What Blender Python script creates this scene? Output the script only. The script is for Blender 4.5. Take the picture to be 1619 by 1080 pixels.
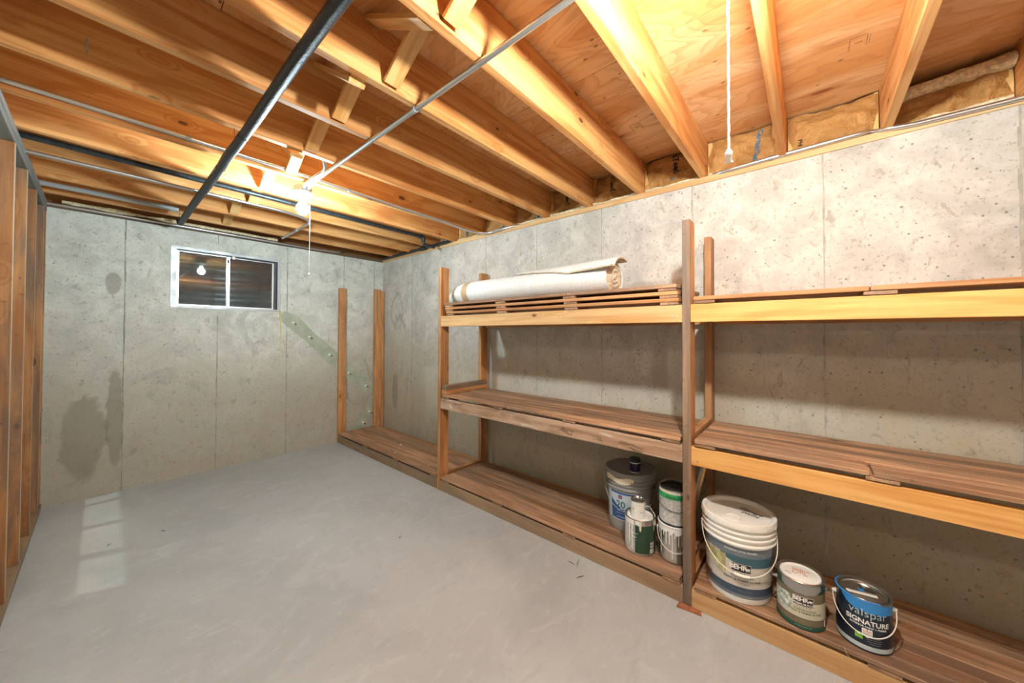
import bpy, bmesh, math, random
from mathutils import Vector, Matrix, noise

# ------------------------------------------------------------------ reset
for o in list(bpy.data.objects): bpy.data.objects.remove(o, do_unlink=True)
scene = bpy.context.scene
COL = scene.collection
rnd = random.Random(7)
PI = math.pi

# ------------------------------------------------------------------ camera
FPX, CX, CY = 552.31, 812.36, 520.00
CAM = Vector((-2.4849, -4.4662, 1.3418))
yaw, pitch, roll = 0.8674, 0.0140, 0.0030
f = Vector((math.sin(yaw)*math.cos(pitch), math.cos(yaw)*math.cos(pitch), math.sin(pitch)))
r0 = Vector((math.cos(yaw), -math.sin(yaw), 0)); u0 = r0.cross(f)
r = r0*math.cos(roll)+u0*math.sin(roll); u = -r0*math.sin(roll)+u0*math.cos(roll)
cd = bpy.data.cameras.new('camera'); cam = bpy.data.objects.new('camera', cd); COL.objects.link(cam)
cam.matrix_world = Matrix(((r.x, u.x, -f.x, CAM.x), (r.y, u.y, -f.y, CAM.y), (r.z, u.z, -f.z, CAM.z), (0, 0, 0, 1)))
cd.sensor_width = 36; cd.lens = FPX*36/1619
cd.shift_x = (809.5-CX)/1619; cd.shift_y = (CY-540)/1619
cd.clip_start = 0.02
scene.camera = cam

# ------------------------------------------------------------------ world / exposure
w = bpy.data.worlds.new('night'); scene.world = w; w.use_nodes = True
bg = w.node_tree.nodes['Background']; bg.inputs[0].default_value = (0.35, 0.42, 0.55, 1); bg.inputs[1].default_value = 0.03
vs = scene.view_settings
vs.view_transform = 'Standard'; vs.look = 'None'; vs.exposure = 0.55; vs.gamma = 1; vs.use_curve_mapping = False

LAMP_FAR = 640.0      # emission of the bulb in view (cool white)
LAMP_NEAR = 1150.0    # emission of the bulb above the camera (warm white)
LAMP_REAR_FILL = 360.0     # unseen bulb added behind the camera as fill
LAMP_SIDE = 1600.0     # bulb beyond the stud wall

# ------------------------------------------------------------------ node helpers
class NT:
    def __init__(s, name):
        s.m = bpy.data.materials.new(name); s.m.use_nodes = True
        s.t = s.m.node_tree; s.b = s.t.nodes['Principled BSDF']; s.out = s.t.nodes['Material Output']
    def n(s, typ, **kw):
        nd = s.t.nodes.new(typ)
        for k, v in kw.items():
            if k.startswith('_'): setattr(nd, k[1:], v)
        return nd
    def lk(s, a, b): s.t.links.new(a, b)
    def val(s, sock, v):
        if hasattr(v, 'is_linked') or isinstance(v, bpy.types.NodeSocket): s.lk(v, sock)
        else: sock.default_value = v
    def math(s, op, a, b=0.0, c=None, clamp=False):
        nd = s.t.nodes.new('ShaderNodeMath'); nd.operation = op; nd.use_clamp = clamp
        s.val(nd.inputs[0], a); s.val(nd.inputs[1], b)
        if c is not None: s.val(nd.inputs[2], c)
        return nd.outputs[0]
    def vmul(s, v, k):
        nd = s.t.nodes.new('ShaderNodeVectorMath'); nd.operation = 'MULTIPLY'; s.lk(v, nd.inputs[0]); nd.inputs[1].default_value = k
        return nd.outputs[0]
    def vadd(s, v, k):
        nd = s.t.nodes.new('ShaderNodeVectorMath'); nd.operation = 'ADD'; s.lk(v, nd.inputs[0]); s.val(nd.inputs[1], k)
        return nd.outputs[0]
    def noise(s, v, scale=1.0, detail=4.0, rough=0.55, dist=0.0):
        nd = s.t.nodes.new('ShaderNodeTexNoise'); s.lk(v, nd.inputs['Vector'])
        nd.inputs['Scale'].default_value = scale; nd.inputs['Detail'].default_value = detail
        nd.inputs['Roughness'].default_value = rough; nd.inputs['Distortion'].default_value = dist
        return nd.outputs[0]
    def vor(s, v, scale=1.0, rand=1.0):
        nd = s.t.nodes.new('ShaderNodeTexVoronoi'); s.lk(v, nd.inputs['Vector']); nd.inputs['Scale'].default_value = scale
        nd.inputs['Randomness'].default_value = rand
        return nd.outputs['Distance'], nd.outputs['Color']
    def ramp(s, fac, a, b, lo=0.0, hi=1.0):
        nd = s.t.nodes.new('ShaderNodeMapRange'); nd.clamp = True; nd.interpolation_type = 'SMOOTHSTEP'
        s.val(nd.inputs[0], fac); nd.inputs[1].default_value = a; nd.inputs[2].default_value = b
        nd.inputs[3].default_value = lo; nd.inputs[4].default_value = hi
        return nd.outputs[0]
    def mix(s, fac, a, b, mode='MIX'):
        nd = s.t.nodes.new('ShaderNodeMix'); nd.data_type = 'RGBA'; nd.blend_type = mode
        s.val(nd.inputs['Factor'], fac)
        for sock, v in ((nd.inputs['A'], a), (nd.inputs['B'], b)) if False else ((nd.inputs[6], a), (nd.inputs[7], b)):
            if isinstance(v, tuple): sock.default_value = (v[0], v[1], v[2], 1)
            else: s.lk(v, sock)
        return nd.outputs[2]
    def coord(s):
        return s.t.nodes.new('ShaderNodeTexCoord').outputs['Object']
    def rand(s):
        return s.t.nodes.new('ShaderNodeObjectInfo').outputs['Random']
    def sep(s, v):
        nd = s.t.nodes.new('ShaderNodeSeparateXYZ'); s.lk(v, nd.inputs[0]); return nd.outputs
    def comb(s, x, y, z):
        nd = s.t.nodes.new('ShaderNodeCombineXYZ')
        for i, v in enumerate((x, y, z)): s.val(nd.inputs[i], v)
        return nd.outputs[0]
    def bump(s, h, strength=0.3, dist=0.01):
        nd = s.t.nodes.new('ShaderNodeBump'); s.lk(h, nd.inputs['Height'])
        nd.inputs['Strength'].default_value = strength; nd.inputs['Distance'].default_value = dist
        s.lk(nd.outputs[0], s.b.inputs['Normal'])
    def hsv(s, c, v):
        nd = s.t.nodes.new('ShaderNodeHueSaturation'); s.lk(c, nd.inputs['Color']); s.val(nd.inputs['Value'], v); return nd.outputs[0]
    def fin(s, c, rough=0.6, metal=0.0):
        if isinstance(c, tuple): s.b.inputs['Base Color'].default_value = (c[0], c[1], c[2], 1)
        else: s.lk(c, s.b.inputs['Base Color'])
        s.val(s.b.inputs['Roughness'], rough); s.b.inputs['Metallic'].default_value = metal
        return s.m

def lin(r, g, b):
    g_ = lambda c: (c/255/12.92) if c/255 <= 0.04045 else ((c/255+0.055)/1.055)**2.4
    return (g_(r), g_(g), g_(b))

def wood(name, c1, c2, knot=(0.10, 0.035, 0.012), kn=0.72, weather=0.0, wc=(0.12, 0.10, 0.085), rough=0.62, ring=26.0, ringamt=0.5, tint=0.16, kscale=(4.6, 9.5, 9.5), chips=0.0):
    t = NT(name)
    rv = t.rand()
    P = t.vadd(t.coord(), t.comb(t.math('MULTIPLY', rv, 71.0), t.math('MULTIPLY', rv, 23.0), t.math('MULTIPLY', rv, 47.0)))
    fine = t.noise(t.vmul(P, (2.0, 60, 60)), 1, 5, 0.6, 0.2)
    med = t.noise(t.vmul(P, (0.8, 11, 11)), 1, 4, 0.55, 0.5)
    kd, kc = t.vor(t.vmul(P, kscale))
    sel = t.ramp(t.sep(kc)[0], kn, kn+0.02)
    size = t.math('MULTIPLY_ADD', t.sep(kc)[1], 0.09, 0.07)
    halo = t.math('MULTIPLY', t.ramp(kd, 0.12, 0.42, 1, 0), sel)
    swirl = t.noise(t.vmul(P, (0.55, 3.2, 3.2)), 1, 2, 0.5, 0.3)
    swirl = t.math('MULTIPLY_ADD', halo, 0.22, swirl)
    rings = t.math('SINE', t.math('MULTIPLY', swirl, ring*2))
    rings = t.ramp(rings, -0.3, 1.0)
    g = t.math('ADD', t.math('MULTIPLY', fine, 0.45), t.math('MULTIPLY', med, 0.55))
    g = t.math('MULTIPLY_ADD', rings, 0.16*ringamt, g)
    col = t.mix(t.ramp(g, 0.40, 0.66), c1, c2)
    col = t.mix(t.math('MULTIPLY', halo, 0.45), col, c2)
    kcore = t.math('MULTIPLY', t.ramp(t.math('SUBTRACT', kd, size), -0.015, 0.02, 1, 0), sel)
    col = t.mix(t.math('MULTIPLY', kcore, 0.85), col, knot)
    if weather > 0:
        wn = t.noise(t.vmul(P, (1.3, 9, 9)), 1, 6, 0.65, 0.6)
        wf = t.math('MULTIPLY', t.ramp(wn, 0.38, 0.66), weather)
        col = t.mix(wf, col, wc)
        sp = t.noise(P, 38, 3, 0.6)
        col = t.mix(t.math('MULTIPLY', t.ramp(sp, 0.62, 0.72), weather*0.6), col, (wc[0]*0.4, wc[1]*0.4, wc[2]*0.4))
    if chips > 0:
        ch = t.noise(t.vmul(P, (5, 22, 22)), 1, 5, 0.7, 0.8)
        col = t.mix(t.math('MULTIPLY', t.ramp(ch, 0.57, 0.63), chips), col, (0.72, 0.62, 0.52))
        col = t.mix(t.math('MULTIPLY', t.ramp(ch, 0.36, 0.43, 1, 0), chips*0.8), col, (0.10, 0.055, 0.035))
    col = t.hsv(col, t.math('MULTIPLY_ADD', rv, tint*2, 1-tint))
    t.bump(g, 0.25, 0.004)
    return t.fin(col, rough)

def plain(name, c, rough=0.5, metal=0.0, nz=0.0, scale=30, bump=0.0):
    t = NT(name)
    if nz or bump:
        n = t.noise(t.coord(), scale, 4)
        col = t.mix(t.ramp(n, 0.3, 0.7), tuple(x*(1-nz) for x in c), tuple(min(1, x*(1+nz)) for x in c))
        if bump: t.bump(n, bump, 0.004)
        return t.fin(col, rough, metal)
    return t.fin(c, rough, metal)

def emit(name, c, s):
    t = NT(name); t.b.inputs['Base Color'].default_value = (1, 1, 1, 1)
    t.b.inputs['Emission Color'].default_value = (*c, 1); t.b.inputs['Emission Strength'].default_value = s
    return t.m

def concrete_wall(name, axis, tint=(0.60, 0.575, 0.53), low=(0.36, 0.315, 0.25), lowamt=0.6, stains=()):
    t = NT(name); P = t.coord(); s = t.sep(P)
    al = s[0] if axis == 'x' else s[1]
    big = t.noise(P, 1.1, 5, 0.6, 0.4); mid = t.noise(P, 5.5, 6, 0.65, 0.5); fine = t.noise(P, 55, 4, 0.7)
    col = t.mix(t.ramp(mid, 0.30, 0.70), tuple(c*0.82 for c in tint), tuple(min(1, c*1.12) for c in tint))
    # form panel tone
    pan = t.math('FLOOR', t.math('MULTIPLY', t.math('ADD', al, 20.1), 1/0.636))
    pn = t.t.nodes.new('ShaderNodeTexWhiteNoise'); pn.noise_dimensions = '1D'; t.lk(pan, pn.inputs['W'])
    col = t.hsv(col, t.math('MULTIPLY_ADD', pn.outputs['Value'], 0.10, 0.95))
    # damp, brown ragged staining low down; its tone on the right includes painted light
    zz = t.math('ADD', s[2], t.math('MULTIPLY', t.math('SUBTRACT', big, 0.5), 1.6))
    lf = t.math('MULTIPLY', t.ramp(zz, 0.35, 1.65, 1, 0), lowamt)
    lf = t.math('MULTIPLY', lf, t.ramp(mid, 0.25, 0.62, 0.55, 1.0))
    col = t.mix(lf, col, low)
    # dark blotches
    bl = t.noise(t.vmul(P, (1.0, 1.0, 0.8)), 2.6, 7, 0.72, 0.9)
    col = t.mix(t.math('MULTIPLY', t.ramp(bl, 0.54, 0.68), 0.50), col, tuple(c*0.52 for c in tint))
    # individual damp stains: (along, height, half width, half height, tide line only)
    for a0, z0, ra, rz, ring in stains:
        du = t.math('DIVIDE', t.math('SUBTRACT', al, a0), ra); dv = t.math('DIVIDE', t.math('SUBTRACT', s[2], z0), rz)
        dd = t.math('SQRT', t.math('ADD', t.math('MULTIPLY', du, du), t.math('MULTIPLY', dv, dv)))
        dd = t.math('MULTIPLY_ADD', t.math('SUBTRACT', mid, 0.5), 1.1, dd)
        if ring: mk = t.math('MULTIPLY', t.ramp(t.math('ABSOLUTE', t.math('SUBTRACT', dd, 1.0)), 0.03, 0.13, 1, 0), t.ramp(big, 0.42, 0.55))
        else: mk = t.ramp(dd, 0.80, 1.05, 1, 0)
        col = t.mix(t.math('MULTIPLY', mk, 0.55), col, (0.24, 0.205, 0.15))
    # small flecks and bug holes
    fl = t.noise(t.vmul(P, (1, 1, 0.7)), 17, 5, 0.7, 0.7)
    col = t.mix(t.math('MULTIPLY', t.ramp(fl, 0.58, 0.65), 0.5), col, (0.30, 0.26, 0.20))
    col = t.mix(t.math('MULTIPLY', t.ramp(fine, 0.56, 0.66), 0.6), col, (0.27, 0.24, 0.20))
    vd, vc = t.vor(P, 26)
    hole = t.math('MULTIPLY', t.ramp(vd, 0.10, 0.16, 1, 0), t.ramp(t.sep(vc)[0], 0.86, 0.88))
    col = t.mix(t.math('MULTIPLY', hole, 0.75), col, (0.16, 0.14, 0.12))
    h = t.math('ADD', t.math('MULTIPLY', mid, 0.6), t.math('MULTIPLY', fine, 0.25))
    h = t.math('SUBTRACT', h, t.math('MULTIPLY', hole, 0.5))
    t.bump(h, 0.35, 0.006)
    return t.fin(col, 0.85)

def floor_mat():
    t = NT('grey_painted_concrete'); P = t.coord()
    big = t.noise(P, 0.9, 5, 0.6, 0.6); mid = t.noise(P, 4, 6, 0.65, 0.8); fine = t.noise(P, 90, 3, 0.6)
    col = t.mix(t.ramp(big, 0.3, 0.7), (0.385, 0.40, 0.41), (0.475, 0.49, 0.50))
    col = t.mix(t.math('MULTIPLY', t.ramp(mid, 0.52, 0.7), 0.35), col, (0.55, 0.57, 0.58))
    sw = t.noise(t.vmul(P, (1.0, 2.2, 1)), 3.2, 8, 0.75, 2.5)
    col = t.mix(t.math('MULTIPLY', t.ramp(sw, 0.54, 0.64), 0.30), col, (0.60, 0.61, 0.61))
    col = t.mix(t.math('MULTIPLY', t.ramp(sw, 0.36, 0.45, 1, 0), 0.22), col, (0.30, 0.30, 0.29))
    sp = t.noise(P, 34, 3, 0.6)
    col = t.mix(t.math('MULTIPLY', t.ramp(sp, 0.73, 0.78), 0.5), col, (0.28, 0.25, 0.22))
    t.bump(t.math('ADD', t.math('MULTIPLY', mid, 0.5), t.math('MULTIPLY', fine, 0.12)), 0.12, 0.006)
    return t.fin(col, t.ramp(mid, 0.3, 0.7, 0.40, 0.58))

def plywood():
    t = NT('plywood'); rv = t.rand()
    P = t.vadd(t.coord(), t.comb(t.math('MULTIPLY', rv, 31.0), t.math('MULTIPLY', rv, 13.0), 0.0))
    base = t.noise(t.vmul(P, (0.75, 2.6, 1)), 1.3, 3, 0.5, 0.7)
    cont = t.math('FRACT', t.math('MULTIPLY', base, 15))
    line = t.math('MULTIPLY', t.ramp(cont, 0.0, 0.55, 1, 0), t.ramp(cont, 0.0, 0.05))
    gr = t.noise(t.vmul(P, (3, 34, 1)), 1, 5, 0.65, 0.6)
    fine = t.noise(t.vmul(P, (6, 90, 1)), 1, 3, 0.6)
    # broad veneer strips with their own tone
    col = t.mix(t.ramp(base, 0.35, 0.65), (0.82, 0.54, 0.28), (0.69, 0.33, 0.11))
    col = t.mix(t.math('MULTIPLY', line, 0.42), col, (0.52, 0.21, 0.06))
    col = t.mix(t.math('MULTIPLY', t.ramp(gr, 0.5, 0.72), 0.40), col, (0.50, 0.17, 0.038))
    kd, kc = t.vor(t.vmul(P, (2.0, 6.5, 0.3)))
    sel = t.ramp(t.sep(kc)[0], 0.66, 0.68)
    col = t.mix(t.math('MULTIPLY', t.math('MULTIPLY', t.ramp(kd, 0.10, 0.28, 1, 0), sel), 0.55), col, (0.50, 0.16, 0.03))
    col = t.mix(t.math('MULTIPLY', t.math('MULTIPLY', t.ramp(kd, 0.07, 0.12, 1, 0), sel), 0.8), col, (0.24, 0.06, 0.02))
    sd, sc = t.vor(t.vmul(P, (14, 26, 1)))
    col = t.mix(t.math('MULTIPLY', t.math('MULTIPLY', t.ramp(sd, 0.10, 0.18, 1, 0), t.ramp(t.sep(sc)[0], 0.80, 0.82)), 0.75), col, (0.16, 0.05, 0.02))
    t.bump(t.math('ADD', gr, fine), 0.15, 0.003)
    return t.fin(col, 0.55)

def galv(name, c=(0.62, 0.64, 0.66), rough=0.34, sc=40):
    t = NT(name); P = t.coord()
    d, cc = t.vor(P, sc); n = t.noise(P, 12, 4)
    col = t.mix(t.ramp(n, 0.3, 0.7), tuple(x*0.8 for x in c), c)
    col = t.mix(t.math('MULTIPLY', t.sep(cc)[0], 0.25), col, tuple(min(1, x*1.25) for x in c))
    return t.fin(col, t.ramp(n, 0.3, 0.7, rough*0.85, rough*1.25), 0.9)

def kraft():
    t = NT('kraft_paper'); P = t.coord()
    n = t.noise(P, 7, 5, 0.6, 0.5); fi = t.noise(P, 70, 3)
    col = t.mix(t.ramp(n, 0.3, 0.7), (0.60, 0.335, 0.115), (0.47, 0.235, 0.066))
    col = t.mix(t.math('MULTIPLY', t.ramp(fi, 0.5, 0.75), 0.25), col, (0.70, 0.45, 0.2))
    t.bump(t.noise(P, 20, 5, 0.65, 1.6), 0.9, 0.02)
    return t.fin(col, 0.48)

def glassy():
    t = NT('window_glass')
    tr = t.n('ShaderNodeBsdfTransparent'); gl = t.n('ShaderNodeBsdfGlossy'); gl.inputs['Roughness'].default_value = 0.015
    tr.inputs[0].default_value = (0.86, 0.90, 0.90, 1)
    fr = t.n('ShaderNodeFresnel'); fr.inputs[0].default_value = 1.6
    mx = t.n('ShaderNodeMixShader')
    t.lk(fr.outputs[0], mx.inputs[0]); t.lk(tr.outputs[0], mx.inputs[1]); t.lk(gl.outputs[0], mx.inputs[2])
    # thin film of dust
    df = t.n('ShaderNodeBsdfDiffuse'); df.inputs[0].default_value = (0.45, 0.45, 0.45, 1)
    mx2 = t.n('ShaderNodeMixShader'); mx2.inputs[0].default_value = 0.06
    t.lk(mx.outputs[0], mx2.inputs[1]); t.lk(df.outputs[0], mx2.inputs[2]); t.lk(mx2.outputs[0], t.out.inputs[0])
    return t.m

M = dict(
    joist=wood('joist_pine', (0.79, 0.435, 0.165), (0.58, 0.235, 0.062), kn=0.55, tint=0.12, ringamt=0.6),
    brace=wood('brace_pine', (0.76, 0.46, 0.19), (0.60, 0.30, 0.09), kn=0.9, tint=0.2),
    sill=wood('sill_pine', (0.80, 0.55, 0.29), (0.66, 0.38, 0.16), kn=0.9),
    orange=wood('orange_pine', (0.74, 0.41, 0.14), (0.60, 0.27, 0.065), kn=0.86, tint=0.08, rough=0.5),
    pine=wood('pale_pine', (0.74, 0.47, 0.22), (0.58, 0.31, 0.11), kn=0.75, tint=0.08, weather=0.25, wc=(0.4, 0.3, 0.2)),
    post=wood('post_wood', (0.62, 0.31, 0.12), (0.38, 0.15, 0.045), kn=0.62, weather=0.35, wc=(0.22, 0.16, 0.12)),
    greypost=wood('grey_post_wood', (0.34, 0.225, 0.15), (0.20, 0.12, 0.07), kn=0.75, weather=0.8, wc=(0.12, 0.095, 0.08)),
    worn=wood('worn_bark_rail', (0.62, 0.42, 0.29), (0.40, 0.23, 0.135), kn=0.6, chips=0.85),
    deck=wood('old_deck_board', (0.52, 0.30, 0.17), (0.27, 0.13, 0.06), kn=0.80, weather=0.62, wc=(0.19, 0.13, 0.095), tint=0.22, rough=0.55),
    lowrail=wood('old_low_rail', (0.38, 0.245, 0.14), (0.27, 0.16, 0.085), kn=0.85, weather=0.5, wc=(0.2, 0.165, 0.13)),
    stud=wood('stud_wood', (0.50, 0.235, 0.085), (0.30, 0.115, 0.035), kn=0.6, weather=0.8, wc=(0.14, 0.10, 0.075)),
    studface=wood('pale_stud_face', (0.52, 0.44, 0.33), (0.40, 0.31, 0.21), kn=0.9, weather=0.4, wc=(0.3, 0.26, 0.2)),
    plate=wood('grey_plate', (0.20, 0.20, 0.19), (0.13, 0.13, 0.125), kn=0.95, weather=0.5, wc=(0.10, 0.10, 0.10)),
    rim=wood('rim_board', (0.40, 0.20, 0.07), (0.28, 0.12, 0.04), kn=0.9),
    darkrim=wood('dark_rim', (0.16, 0.10, 0.055), (0.08, 0.05, 0.03), kn=0.9),
    board=plain('pale_slot_board', (0.62, 0.63, 0.55), 0.8, nz=0.08, scale=6),
    ply=plywood(), floor=floor_mat(),
    wallr=concrete_wall('concrete_right', 'y', (0.60, 0.58, 0.54), (0.44, 0.375, 0.26), 0.95, [(-0.42, 0.92, 0.20, 0.62, 1), (-0.36, 1.62, 0.13, 0.22, 1), (-0.33, 0.60, 0.07, 0.25, 0)]),  # lighter, greener low tone stands in for light behind the shelves
    wallf=concrete_wall('concrete_far', 'x', (0.65, 0.67, 0.625), (0.38, 0.335, 0.255), 0.85, [(-2.575, 0.50, 0.13, 0.36, 0), (-2.405, 0.62, 0.05, 0.42, 0), (-2.43, 1.75, 0.05, 0.10, 0), (-0.33, 0.72, 0.16, 0.30, 1)]),
    seamf=plain('seam_far', (0.33, 0.315, 0.28), 0.9, nz=0.25, scale=9), seam=plain('seam_concrete', (0.43, 0.40, 0.355), 0.9, nz=0.25, scale=9),
    galv=galv('galvanised_steel', (0.46, 0.48, 0.50), 0.5, 60), emt=plain('conduit_steel', (0.62, 0.63, 0.64), 0.30, 0.9),
    well=galv('window_well_steel', (0.42, 0.45, 0.48), 0.36, 30),
    pvc=plain('grey_plastic_pipe', (0.40, 0.44, 0.45), 0.45),
    blackpipe=plain('black_iron_pipe', (0.035, 0.042, 0.045), 0.42, 0.3, nz=0.3, scale=40),
    foam=plain('black_pipe_foam', (0.018, 0.020, 0.024), 0.42, 0, nz=0.5, scale=160, bump=0.8),
    kraft=kraft(), kraftedge=plain('kraft_tab', (0.68, 0.44, 0.17), 0.55, nz=0.2, scale=12),
    fibre=plain('fibreglass', (0.80, 0.72, 0.50), 0.95, nz=0.25, scale=60, bump=0.9),
    ink=plain('blue_ink', (0.055, 0.19, 0.33), 0.6), dkink=plain('dark_ink', (0.045, 0.035, 0.03), 0.7),
    stampink=plain('stamp_ink', (0.13, 0.06, 0.03), 0.8),
    porcelain=plain('porcelain', (0.86, 0.86, 0.84), 0.25), cord=plain('white_cord', (0.84, 0.83, 0.80), 0.8, nz=0.15, scale=300, bump=0.5),
    glass=glassy(), alu=plain('aluminium', (0.78, 0.79, 0.80), 0.33, 0.85),
    sealant=plain('epoxy_sealant', (0.42, 0.47, 0.38), 0.42, nz=0.12, scale=9), cap=plain('white_cap', (0.80, 0.82, 0.78), 0.4),
    rust=plain('rusty_pin', (0.28, 0.13, 0.06), 0.7), yellow=plain('yellow_glue', (0.72, 0.62, 0.20), 0.5),
    backing=plain('carpet_backing', (0.80, 0.80, 0.79), 0.75, nz=0.06, scale=70, bump=0.3),
    pile=plain('carpet_pile', (0.60, 0.50, 0.38), 0.95, nz=0.35, scale=120, bump=1.0),
    tan=plain('tan_tape', (0.55, 0.40, 0.25), 0.45), tape=plain('clear_tape', (0.86, 0.87, 0.88), 0.12),
    tin=plain('tin', (0.62, 0.60, 0.57), 0.24, 0.95), tinrim=plain('tin_rim', (0.55, 0.53, 0.50), 0.25, 0.95),
    wplastic=plain('white_plastic', (0.86, 0.83, 0.78), 0.36), gplastic=plain('grey_plastic', (0.33, 0.32, 0.31), 0.34),
    lidgrey=plain('grey_lid', (0.26, 0.245, 0.23), 0.30),
    white=plain('white_paint', (0.88, 0.87, 0.84), 0.4), black=plain('black_print', (0.022, 0.021, 0.020), 0.45),
    cream=plain('cream_paint', (0.74, 0.66, 0.52), 0.4),
    navy=plain('navy_print', (0.055, 0.085, 0.13), 0.35), slate=plain('slate_print', (0.16, 0.19, 0.235), 0.35),
    teal=plain('teal_print', (0.05, 0.13, 0.17), 0.35), beige=plain('beige_print', (0.62, 0.57, 0.51), 0.4),
    olive=plain('olive_photo', (0.50, 0.46, 0.22), 0.4, nz=0.35, scale=35), brownp=plain('brown_photo', (0.13, 0.085, 0.055), 0.4, nz=0.4, scale=30),
    dkgreen=plain('dark_green_print', (0.018, 0.075, 0.05), 0.32), canbrown=plain('olive_brown_print', (0.175, 0.14, 0.085), 0.35),
    sage=plain('sage_print', (0.58, 0.57, 0.43), 0.38), greypaint=plain('grey_paint', (0.27, 0.27, 0.265), 0.38),
    floral=plain('floral_photo', (0.50, 0.55, 0.50), 0.4, nz=0.6, scale=60),
    valnavy=plain('deep_navy_print', (0.010, 0.019, 0.040), 0.3), valblue=plain('bright_blue_paint', (0.035, 0.26, 0.66), 0.32),
    paleblue=plain('pale_blue_print', (0.50, 0.60, 0.64), 0.38), lime=plain('lime_print', (0.25, 0.62, 0.07), 0.4),
    blue=plain('blue_print', (0.03, 0.10, 0.30), 0.35), ltblue=plain('light_blue_print', (0.52, 0.60, 0.68), 0.4),
    red=plain('red_print', (0.70, 0.08, 0.08), 0.4), stamp=plain('orange_stamp', (0.72, 0.30, 0.14), 0.5),
    gtape=plain('green_tape', (0.03, 0.36, 0.12), 0.5), purple=plain('purple_print', (0.028, 0.015, 0.06), 0.35),
    forest=plain('forest_print', (0.022, 0.06, 0.032), 0.32), paperlab=plain('grey_paper_label', (0.50, 0.49, 0.47), 0.5, nz=0.25, scale=80),
    gold=plain('gold_print', (0.70, 0.50, 0.12), 0.4), redwood=plain('red_wood', (0.34, 0.12, 0.06), 0.6, nz=0.3, scale=40),
    debris=plain('dark_splinter', (0.13, 0.09, 0.06), 0.8), soil=plain('gravel', (0.10, 0.095, 0.09), 0.9, nz=0.4, scale=40),
    lensgreen=plain('greenish_stain', (0.27, 0.30, 0.20), 0.8),
)

# ------------------------------------------------------------------ mesh helpers
class MB:
    def __init__(s): s.v = []; s.f = []
    def add(s, vs, fs):
        o = len(s.v); s.v += [tuple(x) for x in vs]; s.f += [tuple(i+o for i in q) for q in fs]; return s
    def box(s, lo, hi):
        x0, y0, z0 = lo; x1, y1, z1 = hi
        return s.add([(x0,y0,z0),(x1,y0,z0),(x1,y1,z0),(x0,y1,z0),(x0,y0,z1),(x1,y0,z1),(x1,y1,z1),(x0,y1,z1)],
                     [(0,3,2,1),(4,5,6,7),(0,1,5,4),(1,2,6,5),(2,3,7,6),(3,0,4,7)])
    def lathe(s, prof, n=40, a0=0.0, a1=2*PI, cap=False):
        full = abs(a1-a0-2*PI) < 1e-6; m = n if full else n+1
        vs = []
        for i in range(m):
            a = a0+(a1-a0)*i/n; c, sn = math.cos(a), math.sin(a)
            vs += [(rr*c, rr*sn, z) for rr, z in prof]
        k = len(prof); fs = []
        for i in range(n):
            j = (i+1) % m
            for q in range(k-1): fs.append((i*k+q, j*k+q, j*k+q+1, i*k+q+1))
        return s.add(vs, fs)
    def disc(s, rr, z, n=40, up=True):
        vs = [(rr*math.cos(2*PI*i/n), rr*math.sin(2*PI*i/n), z) for i in range(n)]
        return s.add(vs, [tuple(range(n)) if up else tuple(reversed(range(n)))])
    def tube(s, pts, rr, n=10, closed=False):
        pts = [Vector(p) for p in pts]; k = len(pts); vs = []; fs = []
        nrm = None
        for i, p in enumerate(pts):
            d = (pts[min(i+1, k-1)]-pts[max(i-1, 0)]).normalized()
            if nrm is None:
                a = Vector((0, 0, 1)) if abs(d.z) < 0.9 else Vector((1, 0, 0)); nrm = d.cross(a).normalized()
            nrm = (nrm-d*nrm.dot(d)).normalized(); b = d.cross(nrm)
            ri = rr[i] if isinstance(rr, (list, tuple)) else rr
            vs += [p+(nrm*math.cos(2*PI*j/n)+b*math.sin(2*PI*j/n))*ri for j in range(n)]
        for i in range(k-1):
            for j in range(n): fs.append((i*n+j, i*n+(j+1) % n, (i+1)*n+(j+1) % n, (i+1)*n+j))
        fs.append(tuple(reversed(range(n)))); fs.append(tuple((k-1)*n+j for j in range(n)))
        return s.add(vs, fs)
    def grid(s, fn, nu, nv):
        vs = [fn(i/nu, j/nv) for j in range(nv+1) for i in range(nu+1)]
        return s.add(vs, [(j*(nu+1)+i, j*(nu+1)+i+1, (j+1)*(nu+1)+i+1, (j+1)*(nu+1)+i) for j in range(nv) for i in range(nu)])
    def mesh(s, name, smooth=False, fix=True):
        me = bpy.data.meshes.new(name); me.from_pydata(s.v, [], s.f); me.update()
        if fix:
            bm = bmesh.new(); bm.from_mesh(me); bmesh.ops.recalc_face_normals(bm, faces=bm.faces); bm.to_mesh(me); bm.free()
        if smooth:
            for p in me.polygons: p.use_smooth = True
            try: me.set_sharp_from_angle(angle=math.radians(38))
            except Exception: pass
        return me

def wpos(o):
    p = Vector((0, 0, 0))
    while o is not None: p = p+o.location; o = o.parent
    return p
def link(name, me, mat, parent=None, loc=None, rot=(0, 0, 0)):
    """loc is a world position (parents are never rotated); default: mesh given in world coordinates"""
    o = bpy.data.objects.new(name, me); COL.objects.link(o)
    if me is not None and mat is not None:
        if not me.materials: me.materials.append(mat)
        elif me.materials[0] != mat:
            o.material_slots[0].link = 'OBJECT'; o.material_slots[0].material = mat
    W = Vector(loc) if loc is not None else Vector((0, 0, 0))
    if parent is not None: o.parent = parent; o.location = W-wpos(parent)
    else: o.location = W
    o.rotation_euler = rot
    return o
def tag(o, label, cat, group=None, kind=None):
    o['label'] = label; o['category'] = cat
    if group: o['group'] = group
    if kind: o['kind'] = kind
    return o
def empty(name, loc=(0, 0, 0)):
    o = bpy.data.objects.new(name, None); COL.objects.link(o); o.location = loc; o.empty_display_size = 0.1; return o
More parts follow.
